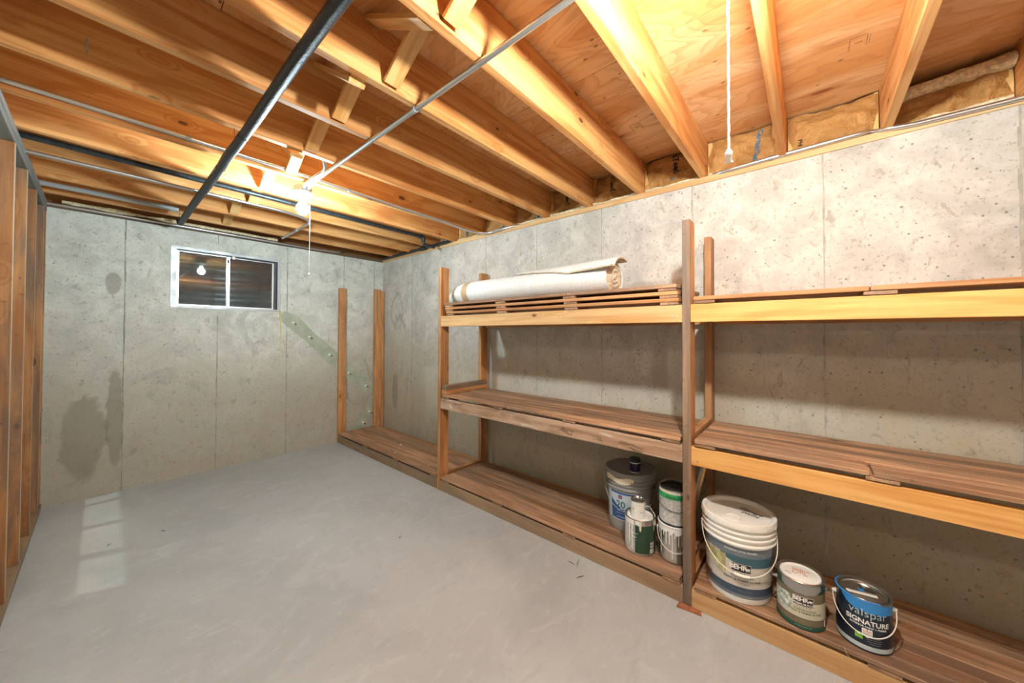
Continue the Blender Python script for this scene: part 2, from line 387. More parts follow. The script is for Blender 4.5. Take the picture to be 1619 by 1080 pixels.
def recenter(me):
    """move a mesh to its own centre and return that centre"""
    n = len(me.vertices); xs = [v.co.copy() for v in me.vertices]
    lo = Vector((min(v.x for v in xs), min(v.y for v in xs), min(v.z for v in xs)))
    hi = Vector((max(v.x for v in xs), max(v.y for v in xs), max(v.z for v in xs)))
    c = (lo+hi)/2; me.transform(Matrix.Translation(-c)); return c
def part(name, mb, mat, parent=None, smooth=True):
    """mesh builder given in world coordinates -> object with its origin at its own centre"""
    me = mb.mesh(name, smooth); c = recenter(me); return link(name, me, mat, parent, c)

_bc = {}
def board_mesh(L, a, b, bev=0.002):
    k = (round(L, 4), round(a, 4), round(b, 4), bev)
    if k not in _bc:
        bm = bmesh.new(); bmesh.ops.create_cube(bm, size=1); bmesh.ops.scale(bm, vec=(L, a, b), verts=bm.verts)
        if bev: bmesh.ops.bevel(bm, geom=list(bm.edges), offset=bev, segments=1, affect='EDGES')
        me = bpy.data.meshes.new('board'); bm.to_mesh(me); bm.free(); _bc[k] = me
    return _bc[k]
def board(name, mat, lo, hi, parent=None, axis=None, bev=0.002, tilt=(0, 0, 0)):
    """axis aligned board between two world corners; grain runs along its longest side (local X)"""
    d = [hi[i]-lo[i] for i in range(3)]; c = [(hi[i]+lo[i])/2 for i in range(3)]
    ax = axis if axis is not None else max(range(3), key=lambda i: d[i])
    if ax == 0: L, a, b, rot = d[0], d[1], d[2], (0, 0, 0)
    elif ax == 1: L, a, b, rot = d[1], d[0], d[2], (0, 0, PI/2)
    else: L, a, b, rot = d[2], d[1], d[0], (0, -PI/2, 0)
    base = board_mesh(L, a, b, bev)
    me = base.copy() if (base.materials and base.materials[0] != mat) else base
    if me is not base:
        me.materials.clear()
    o = link(name, me, mat, parent, c, tuple(rot[i]+tilt[i] for i in range(3)))
    return o

def fillet(pts, rad=0.06, n=6):
    pts = [Vector(p) for p in pts]; out = [pts[0]]
    for i in range(1, len(pts)-1):
        a, b, c = pts[i-1], pts[i], pts[i+1]
        d1 = (a-b); d2 = (c-b); rr = min(rad, d1.length*0.49, d2.length*0.49)
        p0 = b+d1.normalized()*rr; p1 = b+d2.normalized()*rr
        for j in range(n+1):
            t = j/n; out.append(p0*(1-t)**2+b*2*t*(1-t)+p1*t*t)
    out.append(pts[-1]); return out

def text_mesh(s, size, bold=0.0, spacing=1.0, align='CENTER', xs=1.0, shear=0.0):
    cu = bpy.data.curves.new('t', 'FONT'); cu.body = s; cu.size = size; cu.align_x = align; cu.align_y = 'CENTER'
    cu.resolution_u = 3; cu.offset = bold*size; cu.space_character = spacing; cu.shear = shear
    o = bpy.data.objects.new('t', cu); COL.objects.link(o)
    dg = bpy.context.evaluated_depsgraph_get(); ev = o.evaluated_get(dg); me0 = ev.to_mesh()
    V = [(v.co.x*xs, v.co.y) for v in me0.vertices]; F = [tuple(p.vertices) for p in me0.polygons]
    ev.to_mesh_clear(); bpy.data.objects.remove(o); bpy.data.curves.remove(cu)
    return V, F
def flip(F): return F

# ------------------------------------------------------------------ dimensions
HJ = 2.3476           # underside of joists
ZW = HJ-0.038         # top of concrete
SP = 0.4064; JT = 0.038; JD = 0.2355
ZC = HJ+JD            # underside of the plywood
Y1 = -4.7794
XL = -2.77            # room face of the stud wall
XO = -5.6; YB = -6.95 # hidden outer walls
D = 0.595             # front of the shelves
def jy(k): return Y1+SP*(k-1)

# ================================================================== SETTING
fl = link('floor', MB().box((XO-0.2, YB-0.2, -0.12), (0.2, 0.2, 0.0)).mesh('floor'), M['floor'])
tag(fl, 'smooth light grey painted concrete floor of the cellar', 'floor', kind='structure')

wr = empty('wall_right', (0, 0, 0)); tag(wr, 'tall pale poured concrete wall behind the wooden shelves', 'wall', kind='structure')
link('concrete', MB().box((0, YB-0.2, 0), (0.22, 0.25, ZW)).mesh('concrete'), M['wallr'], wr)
for i, y in enumerate([-0.70, -1.347, -1.99, -2.625, -3.245, -3.885, -4.525, -5.145]):
    mb = MB(); rr = random.Random(i)
    n = 26; w0 = 0.0026 if i not in (5, 6, 7) else 0.0042
    for s in range(n):
        z0, z1 = ZW*s/n, ZW*(s+1)/n
        ww = w0*(0.5+rr.random()); dx = rr.uniform(-0.002, 0.002)
        mb.box((-0.0012-0.0016*rr.random(), y-ww+dx, z0+0.002), (0.004, y+ww+dx, z1))
    part('form_seam', mb, M['seam'], wr, False)
board('sill_plate', M['sill'], (-0.010, YB, ZW), (0.13, 0.02, HJ), wr)
board('rim_board', M['rim'], (0.13, YB, HJ), (0.168, 0.1, ZC), wr)

wf = empty('wall_far', (0, 0, 0)); tag(wf, 'stained grey poured concrete wall with the small window', 'wall', kind='structure')
WX0, WX1, WZ0, WZ1 = -2.085, -1.215, 1.575, 2.147
mb = MB(); mb.box((XO-0.2, 0, 0), (0, 0.25, WZ0)); mb.box((XO-0.2, 0, WZ1), (0, 0.25, ZW))
mb.box((XO-0.2, 0, WZ0), (WX0, 0.25, WZ1)); mb.box((WX1, 0, WZ0), (0, 0.25, WZ1))
link('concrete', mb.mesh('concrete'), M['wallf'], wf)
for i, x in enumerate([-2.362, -1.748, -1.147, -0.524, -0.124]):
    mb = MB(); rr = random.Random(i+50); n = 26
    for s in range(n):
        z0, z1 = ZW*s/n, ZW*(s+1)/n
        if WX0-0.02 < x < WX1+0.02 and z1 > WZ0-0.02 and z0 < WZ1+0.02: continue
        ww = 0.0035*(0.5+rr.random()); dx = rr.uniform(-0.002, 0.002)
        mb.box((x-ww+dx, -0.0012-0.0012*rr.random(), z0+0.002), (x+ww+dx, 0.004, z1))
    part('form_seam', mb, M['seamf'], wf, False)
board('sill_plate', M['darkrim'], (XO, -0.010, ZW), (-0.012, 0.13, HJ), wf)
board('rim_board', M['rim'], (XO, 0.07, HJ), (0.13, 0.108, ZC), wf)

wb = link('wall_back', MB().box((XO-0.2, YB-0.2, 0), (0.2, YB, ZC)).mesh('wall_back'), M['wallf']); tag(wb, 'concrete wall at the near end of the cellar', 'wall', kind='structure')
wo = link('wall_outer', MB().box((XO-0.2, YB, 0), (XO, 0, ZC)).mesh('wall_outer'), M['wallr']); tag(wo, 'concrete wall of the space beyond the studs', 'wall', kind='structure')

# stud wall on the left
wl = empty('wall_left', (XL, -1.4, 0)); tag(wl, 'open wooden stud wall along the left edge of the room', 'wall', kind='structure')
board('bottom_plate', M['lowrail'], (XL-0.089, -3.0, 0), (XL+0.004, -0.002, 0.038), wl)
board('top_plate', M['plate'], (XL-0.089, -3.0, HJ-0.038), (XL+0.002, -0.002, HJ), wl)
board('top_plate', M['plate'], (XL-0.089, -3.0, HJ-0.076), (XL, -0.002, HJ-0.0385), wl)
for i, y in enumerate([-0.040, -0.20, -0.635, -1.07, -1.51, -1.96, -2.40, -2.84]):
    st = board('stud', M['stud'], (XL-0.089, y, 0.038), (XL-0.001, y+0.038, HJ-0.0765), wl)
    if i == 0: st.data.materials.append(M['studface'])
    for q in st.data.polygons: q.material_index = 1 if q.normal.z < -0.9 else 0

# boards added behind the stud bays so their slot shapes light on the floor
xb = XL-0.0895
for lo, hi in (((xb-0.012, -1.47, 0.0), (xb, -0.003, 0.254)), ((xb-0.012, -1.47, 0.382), (xb, -0.003, HJ-0.001)), ((xb-0.012, -3.0, 0.0), (xb, -1.472, HJ-0.001))):
    part('added_slot_board', MB().box(lo, hi), M['board'], wl, False)

# ceiling: subfloor sheets, joists, cross bridging
ce = empty('ceiling', (-1.4, -3.0, ZC)); tag(ce, 'exposed ceiling of orange pine joists under plywood sheets', 'ceiling', kind='structure')
xe = [0.235, -0.985, -2.205, -3.425, -4.645, -5.80]
for ri in range(5):
    x1, x0 = xe[ri]-0.0015, xe[ri+1]+0.0015
    y = 0.2+(1.22 if ri % 2 else 0.0)
    ys = [0.2]+[-0.9-2.44*q-(1.22 if ri % 2 else 0) for q in range(0, 4)]
    ys = [v for v in ys if v > YB]+[YB-0.2]
    for a, b in zip(ys[:-1], ys[1:]):
        board('plywood_sheet', M['ply'], (x0, b+0.0015, ZC), (x1, a-0.0015, ZC+0.018), ce, axis=1, bev=0)
for k in range(-4, 13):
    board('joist', M['joist'], (XO, jy(k), HJ), (0.128, jy(k)+JT, ZC), ce, axis=0, bev=0.003)
# diagonal cross bridging between joists
def brace(x, ya, za, yb, zb, wd=0.064, th=0.019):
    a = Vector((x, ya, za)); b = Vector((x, yb, zb)); d = b-a; L = d.length
    me = board_mesh(L, wd, th, 0.0015)
    o = link('bridging_brace', me, M['brace'], ce, (a+b)/2)
    X = d.normalized(); Yv = Vector((1, 0, 0)); Z = X.cross(Yv)
    o.rotation_euler = Matrix((X, Yv, Z)).transposed().to_euler()
for k in range(0, 12):
    y0 = jy(k)+JT; y1 = jy(k+1)
    xa = -1.745+0.012*((k*7) % 5-2)
    brace(xa, y1-0.012, HJ+0.012, y0+0.012, ZC-0.016)
    brace(xa-0.078, y0+0.004, HJ-0.022 if k in (5, 7) else HJ+0.014, y1-0.010, ZC-0.016)
# plywood grade stamps
def stamp(x, y, big=True):
    mb = MB(); z1 = ZC-0.0002; z0 = ZC-0.0008; t = 0.0018
    def bar(u0, v0, u1, v1): mb.box((x+u0, y+v0, z0), (x+u1, y+v1, z1))
    bar(-0.035, -0.028, 0.030, -0.028+t); bar(-0.038, 0.026, 0.034, 0.026+t)
    for q in range(5): bar(-0.030+q*0.012, -0.036, -0.024+q*0.012, -0.036+t)
    bar(-0.045, -0.026, -0.045+t, 0.028); bar(-0.006, -0.014, -0.006+t*1.3, 0.010)
    o = part('grade_stamp', mb, M['stampink'], ce, False)
for x, y in [(-0.42, -4.63), (-0.42, -3.68), (-0.43, -3.24)]: stamp(x, y)

# ================================================================== LAMPS
def bulb_fixture(x, y, label, group, strength, colour, cordz, cordlab, corddx=0.045, corddy=0.0, knot=False):
    zb = HJ-0.012
    fx = empty('ceiling_lamp', (x, y, zb)); tag(fx, label, 'lamp', group)
    oct_ = MB().lathe([(0.001, zb), (0.055, zb), (0.055, zb-0.038), (0.001, zb-0.038)], 8, PI/8, PI/8+2*PI)
    me = oct_.mesh('junction_box'); me.transform(Matrix.Translation((0, 0, -zb))); link('junction_box', me, M['galv'], fx, (x, y, zb))
    hold = MB().lathe([(0.001, -0.038), (0.058, -0.038), (0.060, -0.043), (0.056, -0.050), (0.030, -0.056), (0.024, -0.066), (0.022, -0.085), (0.001, -0.085)], 32).mesh('lamp_holder', True)
    link('lamp_holder', hold, M['porcelain'], fx, (x, y, zb))
    prof = [(0.001, -0.084), (0.0145, -0.085), (0.016, -0.098), (0.022, -0.110), (0.031, -0.122), (0.0375, -0.135), (0.040, -0.149), (0.0375, -0.163), (0.030, -0.177), (0.019, -0.186), (0.008, -0.1895), (0.0005, -0.190)]
    bl = link('bulb', MB().lathe(prof, 24).mesh('bulb', True), emit('bulb_glow_'+str(len(bpy.data.materials)), colour, strength), fx, (x, y, zb))
    cx, cy = x+corddx, y+corddy
    mb = MB(); n = 24; zt = zb-0.046
    if knot:
        pts = [(cx+0.0004*math.sin(q*2.1), cy+0.0004*math.cos(q*1.7), zt+(cordz-zt)*q/60) for q in range(61)]
        mb.tube(pts, [0.0025+0.0003*math.sin(q*2.6) for q in range(61)], 8)
        mb.add(*(lambda b: (b.v, b.f))(MB().lathe([(0.0005, 0.008), (0.006, 0.005), (0.0075, 0), (0.006, -0.006), (0.0005, -0.008)], 8))) if False else None
        mb.tube([(cx, cy, cordz+0.014), (cx, cy, cordz+0.008), (cx, cy, cordz), (cx+0.002, cy, cordz-0.008), (cx+0.004, cy, cordz-0.014)], [0.003, 0.0072, 0.0068, 0.006, 0.008], 8)
    else:
        mb.tube([(cx, cy, zt), (cx, cy, (zt+cordz)/2), (cx, cy, cordz)], 0.0013, 6)
        mb.tube([(cx, cy, cordz+0.006), (cx, cy, cordz), (cx, cy, cordz-0.008)], [0.001, 0.005, 0.0035], 8)
    part('pull_cord', mb, M['cord'], fx)['label'] = cordlab
    return fx
bulb_fixture(-1.612, -1.84, 'bare glowing bulb in a white porcelain holder near the window wall', 'bare bulb lamps', LAMP_FAR, (0.75, 0.94, 1.0), 1.75, 'thin pull string')
bulb_fixture(-1.640, -4.366, 'bare bulb lamp whose thick white pull cord hangs down in front', 'bare bulb lamps', LAMP_NEAR, (0.97, 0.97, 0.90), 1.730, 'thick white pull cord ending in a knot', 0.032, 0.032, True)
bulb_fixture(-3.3, -5.6, 'added fill bulb out of view behind the camera', 'bare bulb lamps', LAMP_REAR_FILL, (1.0, 0.90, 0.76), 1.75, 'thin pull string')
bulb_fixture(-5.2, -0.14, 'bare bulb lamp beyond the stud wall', 'bare bulb lamps', LAMP_SIDE, (0.88, 1.0, 0.84), 1.75, 'thin pull string')

# ================================================================== PIPES AND CONDUITS
def strap(parent, x, y, z, axis, rr=0.0115):
    mb = MB(); n = 10
    if axis == 'y': mb.tube([(x, y-0.010, z), (x, y+0.010, z)], rr+0.003, 12); mb.box((x+rr, y-0.009, z+rr*0.6), (x+rr+0.022, y+0.009, z+rr*0.6+0.002))
    else: mb.tube([(x-0.010, y, z), (x+0.010, y, z)], rr+0.003, 12); mb.box((x-0.009, y+rr, z+rr*0.6), (x+0.009, y+rr+0.022, z+rr*0.6+0.002))
    part('strap', mb, M['galv'], parent)
def conduit(name, label, pts, rr, mat, cat='conduit', group=None, straps=(), fil=0.09):
    e = empty(name, pts[0]); tag(e, label, cat, group)
    part('tube', MB().tube(fillet(pts, fil), rr, 14), mat, e)
    for sx, sy, sz, ax in straps: strap(e, sx, sy, sz, ax, rr)
    return e
zc = HJ-0.013
conduit('conduit', 'steel conduit running under the joists from the lit bulb toward the viewer', [(-1.598, -1.892, HJ-0.030), (-1.598, -2.02, zc), (-1.60, -4.02, zc), (-1.64, -4.312, HJ-0.030)], 0.0115, M['emt'], group='steel conduits',
        straps=[(-1.60, jy(5)+0.02, zc, 'y'), (-1.60, jy(2)+0.02, zc, 'y')], fil=0.12)
conduit('conduit', 'short bent steel conduit rising from the bulb box to a joist', [(-1.628, -1.892, HJ-0.030), (-1.628, -2.06, HJ-0.016), (-1.60, -2.20, HJ+0.002), (-1.66, -2.275, HJ+0.060)], 0.0115, M['emt'], group='steel conduits', fil=0.10)
zq = HJ+0.030; yq = jy(8)-0.014
conduit('conduit', 'long steel conduit along a joist, passing behind the bulb box to the right wall', [(-3.6, yq, zq), (-1.72, yq, zq), (-1.0, yq, HJ+0.012), (-0.45, yq, HJ+0.006), (-0.20, yq-0.005, HJ-0.014), (-0.035, yq-0.09, HJ-0.020), (-0.024, -2.30, HJ-0.006), (0.03, -2.46, HJ+0.01)], 0.0115, M['emt'], group='steel conduits',
        straps=[(-2.2, yq, zq, 'x'), (-1.35, yq, HJ+0.021, 'x')], fil=0.12)
conduit('conduit', 'steel conduit crossing below the insulated pipe and bending to the window wall', [(-3.6, -1.20, HJ-0.013), (-1.50, -1.20, HJ-0.013), (-1.30, -1.10, HJ-0.013), (-1.285, -0.95, HJ-0.013), (-1.275, -0.24, HJ-0.013), (-1.272, -0.20, HJ+0.05)], 0.0105, M['emt'], group='steel conduits',
        straps=[(-1.93, -1.20, HJ-0.013, 'x'), (-1.282, -0.70, HJ-0.013, 'y'), (-1.287, -1.0, HJ-0.013, 'y')], fil=0.16)
conduit('conduit', 'thin steel conduit lying along the top of the window wall', [(-3.6, -0.024, ZW+0.020), (-1.3, -0.024, ZW+0.020), (-0.95, -0.024, ZW+0.020), (-0.62, -0.024, ZW+0.030), (-0.52, 0.03, ZW+0.06)], 0.009, M['emt'], group='steel conduits',
        straps=[(-2.55, -0.024, ZW+0.020, 'x'), (-1.15, -0.024, ZW+0.020, 'x')])
conduit('conduit', 'steel conduit on the right sill left of the nearest joist', [(0.04, -3.97, HJ+0.012), (-0.020, -4.06, HJ-0.003), (-0.021, -4.30, HJ+0.004), (-0.021, -4.60, HJ+0.008), (-0.015, -4.69, HJ+0.012), (0.05, -4.735, HJ+0.03)], 0.0115, M['emt'], group='steel conduits',
        straps=[(-0.021, -4.30, HJ+0.004, 'y')], fil=0.10)
conduit('conduit', 'steel conduit on the right sill at the right edge of the picture', [(0.03, -4.70, HJ+0.016), (-0.022, -4.745, HJ+0.002), (-0.022, -4.84, HJ-0.014), (-0.022, -5.2, HJ-0.020), (-0.022, -6.4, HJ-0.020)], 0.0115, M['emt'], group='steel conduits', fil=0.08)
# grey plastic drain
e = conduit('drain_pipe', 'grey plastic pipe ending at the insulated pipe near the window wall', [(-3.6, -0.47, HJ+0.020), (-2.15, -0.46, HJ+0.020)], 0.019, M['pvc'], 'pipe', fil=0.02)
part('coupling', MB().tube([(-2.15, -0.46, HJ+0.020), (-2.085, -0.46, HJ+0.020)], 0.024, 16), M['pvc'], e)
part('clamp', MB().tube([(-2.10, -0.46, HJ+0.020), (-2.092, -0.46, HJ+0.020)], 0.0265, 16), M['galv'], e)
# black gas pipe
e = conduit('gas_pipe', 'black iron pipe along a joist turning down to the right wall', [(-3.6, -1.365, HJ+0.020), (-0.34, -1.335, HJ+0.020), (-0.30, -1.335, HJ+0.020)], 0.017, M['blackpipe'], 'pipe', fil=0.02)
part('elbow', MB().tube(fillet([(-0.34, -1.335, HJ+0.020), (-0.285, -1.335, HJ+0.020), (-0.285, -1.335, HJ-0.03)], 0.03), 0.022, 14), M['blackpipe'], e)
part('tube', MB().tube(fillet([(-0.285, -1.335, HJ-0.02), (-0.285, -1.335, HJ-0.055), (-0.12, -1.30, HJ-0.055)], 0.02), 0.016, 14), M['blackpipe'], e)
e = conduit('gas_pipe', 'black iron pipe along the right sill in the far corner', [(-0.035, -0.06, HJ+0.000), (-0.035, -0.50, HJ+0.000), (-0.035, -1.44, HJ+0.005), (-0.035, -1.485, HJ+0.012), (-0.035, -1.495, HJ+0.16)], 0.0165, M['blackpipe'], 'pipe', fil=0.05)
part('tee', MB().tube([(-0.035, -0.93, HJ+0.002), (-0.035, -1.03, HJ+0.002)], 0.024, 14), M['blackpipe'], e)
part('tee', MB().tube([(-0.035, -0.98, HJ+0.002), (-0.035, -0.98, HJ+0.055)], 0.022, 14), M['blackpipe'], e)
part('tube', MB().tube([(-0.035, -0.98, HJ+0.05), (-0.035, -0.98, HJ+0.16)], 0.016, 14), M['blackpipe'], e)
# insulated pipe
e = empty('insulated_pipe', (-2.05, -3.0, HJ-0.041)); tag(e, 'long pipe in black foam insulation slung beneath the joists', 'pipe')
zp = HJ-0.046; secs = [(-6.8, -4.2), (-4.198, -2.368), (-2.366, -1.86), (-1.858, -0.30)]
for a, b in secs:
    pts = [(-2.052+0.002*math.sin(q), a+(b-a)*q/8, zp) for q in range(9)]
    part('foam_sleeve', MB().tube(pts, [0.0212]+[0.0226]*7+[0.0212], 24), M['foam'], e)
part('foam_sleeve', MB().tube(fillet([(-2.052, -0.305, zp), (-2.052, -0.23, zp), (-2.052, -0.20, zp+0.14)], 0.06), 0.0222, 24), M['foam'], e)
for y in (-2.368, -1.859): part('tape_band', MB().tube([(-2.05, y-0.006, zp), (-2.05, y+0.006, zp)], 0.0230, 24), M['blackpipe'], e)
for y in (-2.32, -0.44): part('hanger_wire', MB().tube([(-2.076, y, zp), (-2.078, y, zp+0.06), (-2.077, y+0.004, HJ+0.12)], 0.0016, 6), M['rust'], e)
hk = part('hook', MB().tube([(-2.536, jy(7)+0.001, HJ+0.078), (-2.536, jy(7)-0.03, HJ+0.070), (-2.536, jy(7)-0.034, HJ+0.085), (-2.536, jy(7)-0.034, HJ+0.112)], 0.0028, 8), M['galv'])
tag(hk, 'small bent metal hook in the side of an upper left joist', 'hook')

# ================================================================== INSULATION BATTS on the right rim
def batt(k, label, seed, marks=(), low=False, depth=0.05):
    y0, y1 = jy(k)+JT+0.003, jy(k+1)-0.003
    if k == 0: y0 = jy(0)+JT+0.003
    zt = ZC-0.010 if not low else ZC-0.085
    zb = HJ+0.006
    e = empty('insulation_batt', (depth, (y0+y1)/2, HJ)); tag(e, label, 'insulation', 'insulation batts on the right sill')
    def h(y, z):
        p = Vector((y*4.2+seed*13.7, z*5.0, seed*3.1))
        v = 0.022*noise.noise(p)-0.030*(abs(noise.noise(p*1.9))-0.2)-0.016*(abs(noise.noise(p*3.9+Vector((3, 1, 7))))-0.2)+0.004*noise.noise(p*9)
        ev = min(y-y0, y1-y)/0.05; ev = max(0, min(1, ev))
        tb = (z-zb)/(zt-zb)
        return depth-0.028*ev*math.sin(PI*min(1, max(0, tb))**0.8)*0.8-v*1.35*(0.35+0.65*ev)-0.012*(1-tb)
    mb = MB().grid(lambda a, b: (h(y1+(y0-y1)*a, zb+(zt-zb)*b), y1+(y0-y1)*a, zb+(zt-zb)*b+(0.012*math.sin(a*9+seed)+0.010*noise.noise(Vector((a*6, seed, 0))) if b < 0.01 else 0)), 44, 26)
    nv = len(mb.v); back = [(x+0.0015, y, z) for x, y, z in mb.v]; fs = [tuple(reversed([i+nv for i in q])) for q in mb.f]; mb.v += back; mb.f += fs
    me = mb.mesh('kraft_facing', True, fix=False); c = recenter(me); link('kraft_facing', me, M['kraft'], e, c)
    # folded stapling tabs at both joists
    for yy, s in ((y0, 1), (y1, -1)):
        t = MB().grid(lambda a, b: (depth-0.010-0.006*math.sin(b*5+seed)-0.014*(1-b)*(0.5+0.5*math.sin(seed)), yy+s*(0.002+a*0.022*(0.7+0.5*math.sin(b*4+seed*2))), zb+0.005+(zt-zb-0.005)*b), 2, 12)
        nv = len(t.v); t.v += [(x+0.003, y, z) for x, y, z in t.v]; t.f += [tuple(reversed([i+nv for i in q])) for q in t.f]
        part('stapling_tab', t, M['kraftedge'], e)
    # bright cut edge along the top, fluff squeezed out along the sill
    part('top_fold', MB().grid(lambda a, b: (depth-0.004-0.012*b, y0+(y1-y0)*a, zt+0.004-0.006*b+0.004*math.sin(a*7+seed)), 12, 2), M['cream'], e)
    def fl(a, b):
        yy = y0+0.01+(y1-y0-0.02)*a; th = 2*PI*b; am = 0.012+0.010*noise.noise(Vector((yy*9, seed, 1)))+0.004*noise.noise(Vector((yy*40, th, seed)))
        return (depth-0.028+math.cos(th)*am*1.2, yy, zb+0.008+math.sin(th)*am*0.8)
    part('fibreglass', MB().grid(fl, 40, 10), M['fibre'], e)
    if low:
        def f2(a, b):
            yy = y0+(y1-y0)*a; th = 2*PI*b; am = 0.040+0.010*noise.noise(Vector((yy*7, th, seed)))+0.005*noise.noise(Vector((yy*30, th*2, seed)))
            return (depth-0.015+math.cos(th)*am, yy, ZC-0.055-0.02*a+math.sin(th)*am*0.8)
        part('fibreglass', MB().grid(f2, 40, 14), M['fibre'], e)
    # printed marks follow the paper
    for (s, yc, zc_, size, mat, ang) in marks:
        V, F = text_mesh(s, size*1.2, 0.03)
        ca, sa = math.cos(ang), math.sin(ang); vs = []
        for a, b in V:
            rx, rz = a*ca-b*sa, a*sa+b*ca
            yy, zz = yc-rx, zc_+rz
            vs.append((h(yy, zz)-0.0045, yy, zz))
        mm = MB(); mm.add(vs, F); me = mm.mesh('lettering', False, fix=False); c = recenter(me); link('lettering', me, mat, e, c)
    return e
A = -1.45
zmid = (HJ+ZC)/2
batt(0, 'crumpled kraft faced insulation with fluffy roll above, at the right edge', 5.2, (), True, 0.055)
batt(1, 'wrinkled brown kraft insulation between the two joists right of the pull cord', 1.1, [('FHJ', jy(1)+JT+0.31, HJ+0.060, 0.020, M['dkink'], -1.5)])
batt(2, 'kraft insulation with blue lettering just behind the white pull cord', 2.3, [('CertainTeed', jy(2)+JT+0.10, zmid-0.002, 0.032, M['ink'], -1.72)])
batt(3, 'kraft insulation with dark lettering and a blue square, left of the pull cord', 3.7, [('nTeed', jy(3)+JT+0.15, zmid+0.035, 0.046, M['dkink'], A), ('\u25A0', 0, 0, 0.001, M['ink'], 0)][:1]+[('III', jy(3)+JT+0.175, HJ+0.055, 0.026, M['ink'], 0.0)])
batt(4, 'shaded kraft insulation with lettering, fourth bay from the pull cord leftward', 4.9, [('nTeed', jy(4)+JT+0.20, zmid+0.03, 0.042, M['dkink'], A)])
batt(5, 'dark kraft insulation with lettering above the post with the tall grey face', 6.4, [('tainT', jy(5)+JT+0.20, zmid, 0.042, M['dkink'], A)])
batt(6, 'kraft insulation above the carpet roll with blue print', 7.7, [('inTe', jy(6)+JT+0.10, zmid-0.03, 0.05, M['ink'], A)])
batt(7, 'pale crumpled insulation where a conduit enters the sill', 8.1, [('nTe', jy(7)+JT+0.12, zmid-0.05, 0.05, M['ink'], A)])
batt(8, 'pale insulation left of the conduit bend on the right sill', 9.6, [('tainT', jy(8)+JT+0.22, zmid-0.06, 0.05, M['ink'], A)])
batt(9, 'insulation beside the black elbow over the right wall', 10.6, [('Tee', jy(9)+JT+0.2, zmid-0.06, 0.05, M['ink'], A)])
batt(10, 'insulation second from the far right corner, behind the black pipe', 11.6)
batt(11, 'insulation nearest the far right corner of the ceiling', 12.6)
# pale fluff hanging over the window wall sill
mb = MB()
def fz(a, b):
    x = -2.70+1.45*a; th = 2*PI*b; am = 0.016+0.012*noise.noise(Vector((x*6, 0, 4)))+0.005*noise.noise(Vector((x*30, th, 2)))
    return (x, -0.005+math.cos(th)*am, HJ+0.016+math.sin(th)*am*0.9)
fb = part('insulation_strip', MB().grid(fz, 90, 10), M['fibre']); tag(fb, 'ragged strip of yellow insulation along the window wall sill', 'insulation')

# ================================================================== WINDOW
wn = empty('window_1', (-1.65, 0.03, WZ0)); tag(wn, 'small sliding cellar window in a galvanised frame', 'window', kind='structure')
fw = 0.040
def fr(name, lo, hi, mat): return part(name, MB().box(lo, hi), mat, wn, False)
fr('frame', (WX0, -0.006, WZ0), (WX0+fw, 0.085, WZ1), M['galv']); fr('frame', (WX1-0.028, -0.006, WZ0), (WX1, 0.085, WZ1), M['galv'])
fr('frame', (WX0+fw, -0.006, WZ1-0.026), (WX1-0.028, 0.085, WZ1), M['galv']); fr('frame', (WX0+fw, -0.006, WZ0), (WX1-0.028, 0.085, WZ0+0.022), M['galv'])
ix0, ix1, iz0, iz1 = WX0+fw, WX1-0.028, WZ0+0.022, WZ1-0.026
xm = -1.665
def sash(x0, x1, y, wds):
    s = empty('sash', (x0, y, iz0)); s.parent = wn; s.location = Vector((x0, y, iz0))-wpos(wn)
    a, b = wds
    part('sash_frame', MB().box((x0, y, iz0), (x0+a, y+0.016, iz1)).box((x1-b, y, iz0), (x1, y+0.016, iz1)).box((x0+a, y, iz1-0.016), (x1-b, y+0.016, iz1)).box((x0+a, y, iz0), (x1-b, y+0.016, iz0+0.014)), M['alu'], s, False)
    part('pane', MB().box((x0+a-0.002, y+0.006, iz0+0.012), (x1-b+0.002, y+0.0095, iz1-0.014)), M['glass'], s, False)
sash(ix0+0.002, xm+0.014, 0.028, (0.016, 0.022)); sash(xm-0.012, ix1-0.020, 0.052, (0.020, 0.016))
fr('track', (ix0, 0.020, iz1-0.010), (ix1, 0.026, iz1), M['blackpipe']); fr('track', (ix1-0.018, 0.015, iz0), (ix1-0.002, 0.024, iz1), M['blackpipe'])
fr('latch', (xm-0.006, 0.016, iz1-0.075), (xm+0.008, 0.028, iz1-0.040), M['blackpipe']); fr('stop_block', (xm+0.028, 0.010, iz1-0.030), (xm+0.052, 0.028, iz1+0.001), M['wplastic'])
# corrugated window well outside
mb = MB(); cxw = (WX0+WX1)/2
def wl_(a, b):
    th = PI*a; z = 1.30+1.15*b; rr = 0.58+0.014*math.sin(2*PI*z/0.066)
    return (cxw-rr*math.cos(th), 0.25+0.62*rr/0.58*math.sin(th)*0.75, z)
ww = part('window_well', MB().grid(wl_, 36, 150), M['well']); tag(ww, 'curved corrugated steel well outside the window', 'window well')
gv = part('gravel_bed', MB().grid(lambda a, b: (cxw-0.56+1.12*a, 0.25+0.46*b, 1.38+0.02*noise.noise(Vector((a*20, b*12, 0)))), 30, 12), M['soil']); tag(gv, 'dark gravel at the bottom of the window well', 'gravel', kind='stuff')

